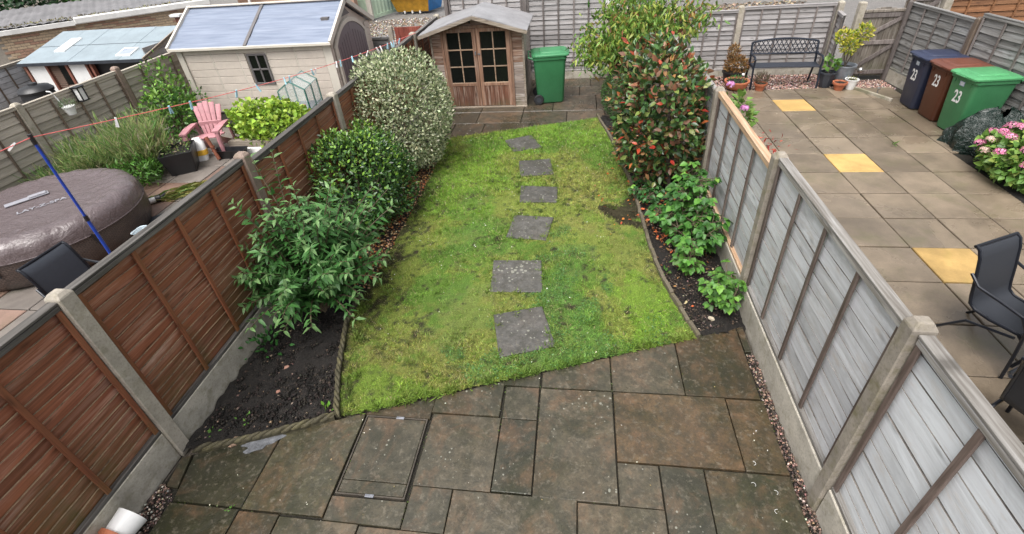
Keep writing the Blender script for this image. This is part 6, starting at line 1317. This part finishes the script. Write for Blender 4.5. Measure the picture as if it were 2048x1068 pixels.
cane_clump('raspberry_plant', 'low bright raspberry clump at the patio corner', (1.42,3.78,0), [(.05,.10,.42),(-.05,-.02,.34),(.1,-.12,.36),(.02,.15,.30),(-.08,.12,.28),(.12,.05,.38)], (.065,.095), [(.10,.24,.04),(.07,.17,.035),(.14,.30,.05)], (4,4,2), 110, .12)
cane_clump('raspberry_plant', 'young raspberry shoot between the tall and low clumps', (1.20,4.25,0), [(.0,.0,.50),(-.05,.08,.36),(.06,.05,.34)], (.06,.085), [(.11,.26,.04),(.08,.19,.035)], (4,4), 80, .11)
cane_clump('strawberry_plant', 'low strawberry plant under the red-tipped bush', (.95,6.05,0), [(-.12,-.15,.20),(.0,.1,.26),(.05,-.1,.24),(-.08,.2,.22),(.12,.25,.24),(-.02,-.3,.16),(.1,-.25,.18)], (.06,.085), [(.03,.10,.025),(.045,.13,.03)], (1,1), 120, .12)
# weeds in beds and joints
def weed(label, x, y, h, n, c, size=(.03,.06), name='weed'):
    t = thing(name, label, 'weed', (x,y,0)); P = np.array([x,y,0])+rng.normal(0,1,(n,3))*np.array([h*.4,h*.4,0])+np.stack([np.zeros(n),np.zeros(n),rng.uniform(.1,1,n)*h],1); D = P-np.array([x,y,0])+rng.normal(0,h*.3,(n,3)); leaves(t, 'oval', P, D, np.tile(UP,(n,1))+rng.normal(0,.3,(n,3)), rng.uniform(size[0],size[1],n), pick([c], [1], n, .2), M['leaf'])
weed('fern-like weed against the gravel board of the brown fence', -3.08,2.95,.22,60,(.04,.14,.03),(.04,.075))
weed('bright green seedling at the corner of the rope edging', -2.16,2.31,.07,10,(.12,.27,.03),(.04,.06))
weed('small green seedling in the middle of the dark bed', -2.85,2.15,.06,7,(.11,.25,.04),(.025,.04))
weed('tiny seedling at the tip of the dark bed', -3.06,2.05,.05,6,(.10,.23,.04),(.02,.04))
weed('small weed growing beside the raspberry bed edging', .96,4.30,.08,14,(.07,.17,.03))
weed('weed tuft in a joint of the buff patio', 4.93,7.62,.05,16,(.13,.26,.05),(.03,.05))
weed('fern growing at the foot of the grey post by the red plank gate', .45,11.45,.22,40,(.09,.22,.04),(.06,.11))
weed('tiny clover in a joint of the near patio', -2.52,1.46,.025,7,(.11,.26,.04),(.015,.025))
# ---------------- hydrangea
hy = thing('hydrangea', 'rounded hydrangea covered in pink flower heads at the right edge', 'shrub', (6.15,6.48,0))
P, N, rad = shell(2200, (6.18,6.48,.30), (.72,.70,.42), .12, .6, .05, 4); n = len(P)
leaves(hy, 'broad', P, N+rng.normal(0,.5,(n,3)), N+UP*.5+rng.normal(0,.35,(n,3)), rng.uniform(.07,.12,n), pick([(.17,.30,.06),(.11,.22,.045),(.27,.36,.08),(.06,.13,.03)], (4,4,2,1), n), M['leaf'], 200)
def flower_head(root, p, r, cols, sz=.024):
    n = 110; d = rnd_dirs(n); d[:,2] = np.abs(d[:,2])*.9-.15; Q = d*r*np.array([1,1,.75])
    o = link('flower_head', leaf_mesh('flower_head', 'small', Q, np.cross(d, rnd_dirs(n)), d, np.full(n, sz*1.3), pick(cols, [1]*len(cols), n, .10), M['leaf']), root, tuple(np.array(p)-np.array(root.location)))
    return o
PKS = [(.80,.27,.46),(.84,.40,.55),(.74,.20,.40)]
heads = []
for i in range(400):
    if len(heads) > 46: break
    d = rnd_dirs(1)[0]; d[2] = abs(d[2])*.9+.12; d[:2] = d[:2] if d[0] < .3 or i % 3 == 0 else -d[:2]; d /= np.linalg.norm(d); p = np.array([6.18,6.48,.30])+d*np.array([.76,.74,.46])
    if any(np.linalg.norm(p-q_) < .155 for q_ in heads): continue
    heads.append(p)
    flower_head(hy, p, random.uniform(.055,.085), PKS if random.random() < .82 else [(.78,.55,.50),(.70,.52,.45)], .022)
stems_part(hy, [[(6.15,6.48,0),(6.15+math.cos(a)*.35,6.48+math.sin(a)*.35,.45)] for a in [i*.8 for i in range(8)]], .012, .006)
# small pink hydrangea just behind the silver fence
h2 = thing('hydrangea', 'little hydrangea with lilac-pink heads peeping over the silver fence post', 'shrub', (2.05,6.25,0)); P, N, rad = shell(260, (2.02,6.25,1.02), (.22,.34,.36), .1, .5, .3, 2); n = len(P)
leaves(h2, 'broad', P, N+rng.normal(0,.5,(n,3)), N+UP, rng.uniform(.06,.10,n), pick([(.12,.24,.045),(.18,.28,.06)], (1,1), n), M['leaf'], 60)
for p in ((1.84,6.10,1.56),(2.02,5.98,1.30)): flower_head(h2, p, .045, [(.72,.30,.62),(.80,.45,.72)], .022)
stems_part(h2, [[(2.05,6.25,0),(2.0,6.25,.6),(1.95,6.2,1.3)],[(2.05,6.25,0),(2.05,6.1,.6),(2.08,5.95,1.2)]], .012, .006)
ma = thing('red_maple', 'red dwarf maple twigs just behind the new fence rail', 'shrub', (2.25,5.4,0)); n = 150; P = np.array([2.22,5.45,.95])+rng.normal(0,1,(n,3))*np.array([.09,.24,.08]); leaves(ma, 'lance', P, rng.normal(size=(n,3))*np.array([1,1,.5])-UP*.3, UP+rng.normal(0,.3,(n,3)), rng.uniform(.05,.085,n), pick([(.33,.035,.025),(.42,.09,.05)], (3,1), n), M['leaf'], 0); stems_part(ma, [[(2.25,5.4,0),(2.22,5.3,.6),(2.2,5.1,.95)],[(2.22,5.3,.6),(2.2,5.5,1.0)]], .012, .005)
# ---------------- plants in pots
def tuft(root, c, r, n, kind, size, cols, wts, up=.6, name='foliage'):
    P, N, _ = shell(n, c, r, .15, .3, -9, 3); n = len(P); leaves(root, kind, P, N+UP*up+rng.normal(0,.4,(n,3)), N+UP*.3+rng.normal(0,.4,(n,3)), rng.uniform(size[0],size[1],n), pick(cols, wts, n), M['leaf'], 0, name)
tuft(p_bowl, (3.28,10.50,.20), (.19,.19,.06), 130, 'oval', (.03,.055), [(.09,.22,.06),(.05,.13,.04)], (1,1))
tuft(p_ter, (3.72,10.38,.23), (.12,.12,.11), 260, 'blade', (.06,.12), [(.14,.09,.07),(.10,.10,.05),(.20,.14,.11)], (2,2,1), 1.0)
tuft(p_blk, (3.36,10.98,.36), (.27,.22,.16), 600, 'lance', (.05,.09), [(.28,.14,.045),(.17,.09,.03),(.34,.20,.07),(.12,.12,.04)], (4,3,2,1)); tuft(p_blk, (3.26,10.98,.58), (.12,.10,.20), 300, 'lance', (.05,.09), [(.30,.17,.06),(.20,.11,.045)], (1,1), name='upper_foliage')
tuft(p_sq, (5.05,10.50,.45), (.12,.12,.12), 26, 'broad', (.09,.14), [(.14,.29,.05),(.09,.2,.04)], (1,1)); stems_part(p_sq, [[(5.02,10.5,.25),(5.05,10.5,.52)]], .008, .004, name='stem')
tuft(p_t2, (5.20,10.28,.16), (.09,.09,.03), 30, 'blade', (.03,.06), [(.20,.14,.06)], (1,)); tuft(p_wh, (5.43,10.33,.20), (.10,.10,.025), 60, 'small', (.02,.04), [(.22,.24,.06),(.3,.28,.1)], (1,1))
for c, r in (((5.18,10.62,.95),(.15,.13,.13)),((5.52,10.62,1.02),(.16,.13,.16)),((5.32,10.60,.78),(.16,.14,.16))): tuft(p_bk, c, r, 260, 'oval', (.045,.075), [(.52,.50,.06),(.36,.42,.05),(.60,.55,.12),(.16,.26,.04)], (4,3,2,2), .5, 'yellow_foliage')
stems_part(p_bk, [[(5.36,10.62,.35),(5.28,10.6,.6),(5.18,10.62,.9)],[(5.36,10.62,.35),(5.45,10.62,.7),(5.52,10.62,.95)],[(5.36,10.62,.35),(5.33,10.6,.75)]], .012, .006, M['bark'])
tuft(hp, (-8.90,7.10,1.20), (.10,.10,.07), 120, 'blade', (.05,.09), [(.12,.20,.09),(.2,.26,.14)], (1,1), 1.0); tuft(bpk, (-7.05,6.95,.44), (.22,.26,.12), 150, 'oval', (.03,.06), [(.12,.20,.05),(.2,.24,.08),(.26,.2,.12)], (3,2,1))
# tall grasses and shrubs along the beige fence
LT['reed'] = (np.array([(-.022,0,0),(.022,0,0),(.018,.6,.03),(0,1,-.08)]), np.array([(0,1,2),(0,2,3)]))
def grass_clump(label, c, r, h, n, cols, wts):
    """feathery stalks: thin stems carrying many short upright leaflets"""
    t = thing('tall_grass', label, 'grass', (c[0],c[1],0)); ns = n//16; P = []; D = []
    for i in range(ns):
        a = random.uniform(0,2*PI); q = math.sqrt(random.random())*r; b0 = np.array([c[0]+math.cos(a)*q*.7, c[1]+math.sin(a)*q*.7, 0]); L = h*random.uniform(.5,1.0); tp = b0+np.array([math.cos(a)*q*.55+random.gauss(0,.07), math.sin(a)*q*.55+random.gauss(0,.07), L])
        for k_ in range(16): u = .12+.88*k_/15; P.append(b0+(tp-b0)*u+rng.normal(0,.012,3)); D.append((tp-b0)/L+rng.normal(0,.32,3))
    P = np.array(P); D = np.array(D); n = len(P)
    leaves(t, 'reed', P, D, rng.normal(size=(n,3)), rng.uniform(.10,.24,n)*(.6+.5*h), pick(cols, wts, n, .18), M['wisp'], 0, 'stalks')
M['wisp'] = foliage_mat('wispy_grass', .6, .45, .2)
GC = [(.24,.36,.12),(.38,.44,.18),(.16,.28,.09),(.46,.43,.27)]
grass_clump('tall feathery grass clump next to the black planter', (-7.72,6.85), .38, .95, 4600, GC, (4,5,2,2)); grass_clump('wispy grass clump behind the hot tub', (-8.35,6.60), .40, .72, 4000, GC, (4,4,3,2)); grass_clump('short grass clump between the hot tub and the beige fence post', (-8.62,6.10), .30, .45, 2500, GC, (4,1,4,1))
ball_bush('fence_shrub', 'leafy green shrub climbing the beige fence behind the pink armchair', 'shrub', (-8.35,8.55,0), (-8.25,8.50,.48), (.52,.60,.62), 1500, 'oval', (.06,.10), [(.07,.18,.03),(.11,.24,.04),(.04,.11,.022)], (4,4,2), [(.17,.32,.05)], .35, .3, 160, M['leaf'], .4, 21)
ball_bush('fence_shrub', 'taller sparse shrub against the beige fence beside the cream shed', 'shrub', (-8.65,9.0,0), (-8.62,8.95,.85), (.38,.55,.60), 420, 'oval', (.07,.11), [(.10,.22,.04),(.16,.30,.05)], (1,1), None, .4, .2, 100, M['leaf'], .5, 25)
ball_bush('leafy_shrub', 'low ferny plants between the tall grass and the black planter', 'plant', (-7.45,6.40,0), (-7.45,6.45,.22), (.38,.40,.26), 900, 'lance', (.06,.11), [(.09,.22,.03),(.06,.15,.025)], (1,1), None, .3, .2, 80, M['leaf'], .6, 31, .18, 2)
# golden leafy plants in the raised bed
ball_bush('golden_plant', 'mass of lime-gold leafy plants in the raised bed by the cream shed', 'plant', (-5.95,8.25,0), (-5.95,8.22,.32), (.85,.50,.44), 2600, 'broad', (.07,.115), [(.24,.38,.04),(.31,.45,.055),(.17,.29,.034),(.11,.20,.028)], (4,4,3,1.5), [(.36,.50,.07)], .30, .45, 300, M['leaf'], .5, 41)
cl = thing('cut_stalks', 'heap of cut stalks lying on the paving behind the brown fence', 'cuttings', (-6.35,6.05,0)); n = 420; u = rng.random(n); P = np.stack([-6.75+u*.95+rng.normal(0,.07,n), 5.78+u*.72+rng.normal(0,.08,n), rng.uniform(.01,.09,n)],1); D = np.stack([np.full(n,.8)+rng.normal(0,.25,n), np.full(n,.6)+rng.normal(0,.25,n), rng.normal(0,.12,n)],1); leaves(cl, 'blade', P, D, UP+rng.normal(0,.4,(n,3)), rng.uniform(.15,.34,n), pick([(.22,.24,.06),(.30,.25,.09),(.12,.18,.04)], (3,2,3), n), M['leaf'])
# ---------------- trees beyond the garages
for (x, y, z, r, lb, cc) in ((-20.8,16.8,1.6,1.6,'dark evergreen tree beyond the brick garage, at the top left corner',(.020,.055,.018)),(-18.2,18.2,1.3,1.4,'mid-green bushy tree beyond the brick garage roof',(.035,.085,.022)),(-24.0,14.0,1.8,1.8,'dense green tree at the left end of the garage',(.03,.075,.02))):
    ball_bush('background_tree', lb, 'tree', (x,y,0), (x,y,z), (r,r,r), 2600, 'oval', (.14,.26), [cc, tuple(q*1.9 for q in cc), tuple(q*.5 for q in cc)], (4,3,3), None, .3, .4, 0, M['leaf'], .3, int(abs(x)))
wf_ = thing('lean_to_frame', 'white framed lean-to roof behind the brick garage', 'lean-to', (-15.6,19.0,0))
for i in range(6): b = MB(); b.beam((i*.55,0,1.5),(i*.55+.1,1.4,1.95),.06,.05); b.build('rafter', M['fascia'], wf_)
b = MB(); b.beam((-.1,0,1.5),(2.9,0,1.5),.07,.08); b.build('beam', M['fascia'], wf_); b = MB(); b.add([(-.1,.03,1.53),(2.9,.03,1.53),(3.0,1.4,1.98),(0,1.4,1.98)], [(0,1,2,3)]); b.build('roof_sheet', M['clear'], wf_)
for x in (0,2.75): b = MB(); b.box(x-.04,x+.04,-.04,.04,0,1.46); b.build('post', M['fascia'], wf_)
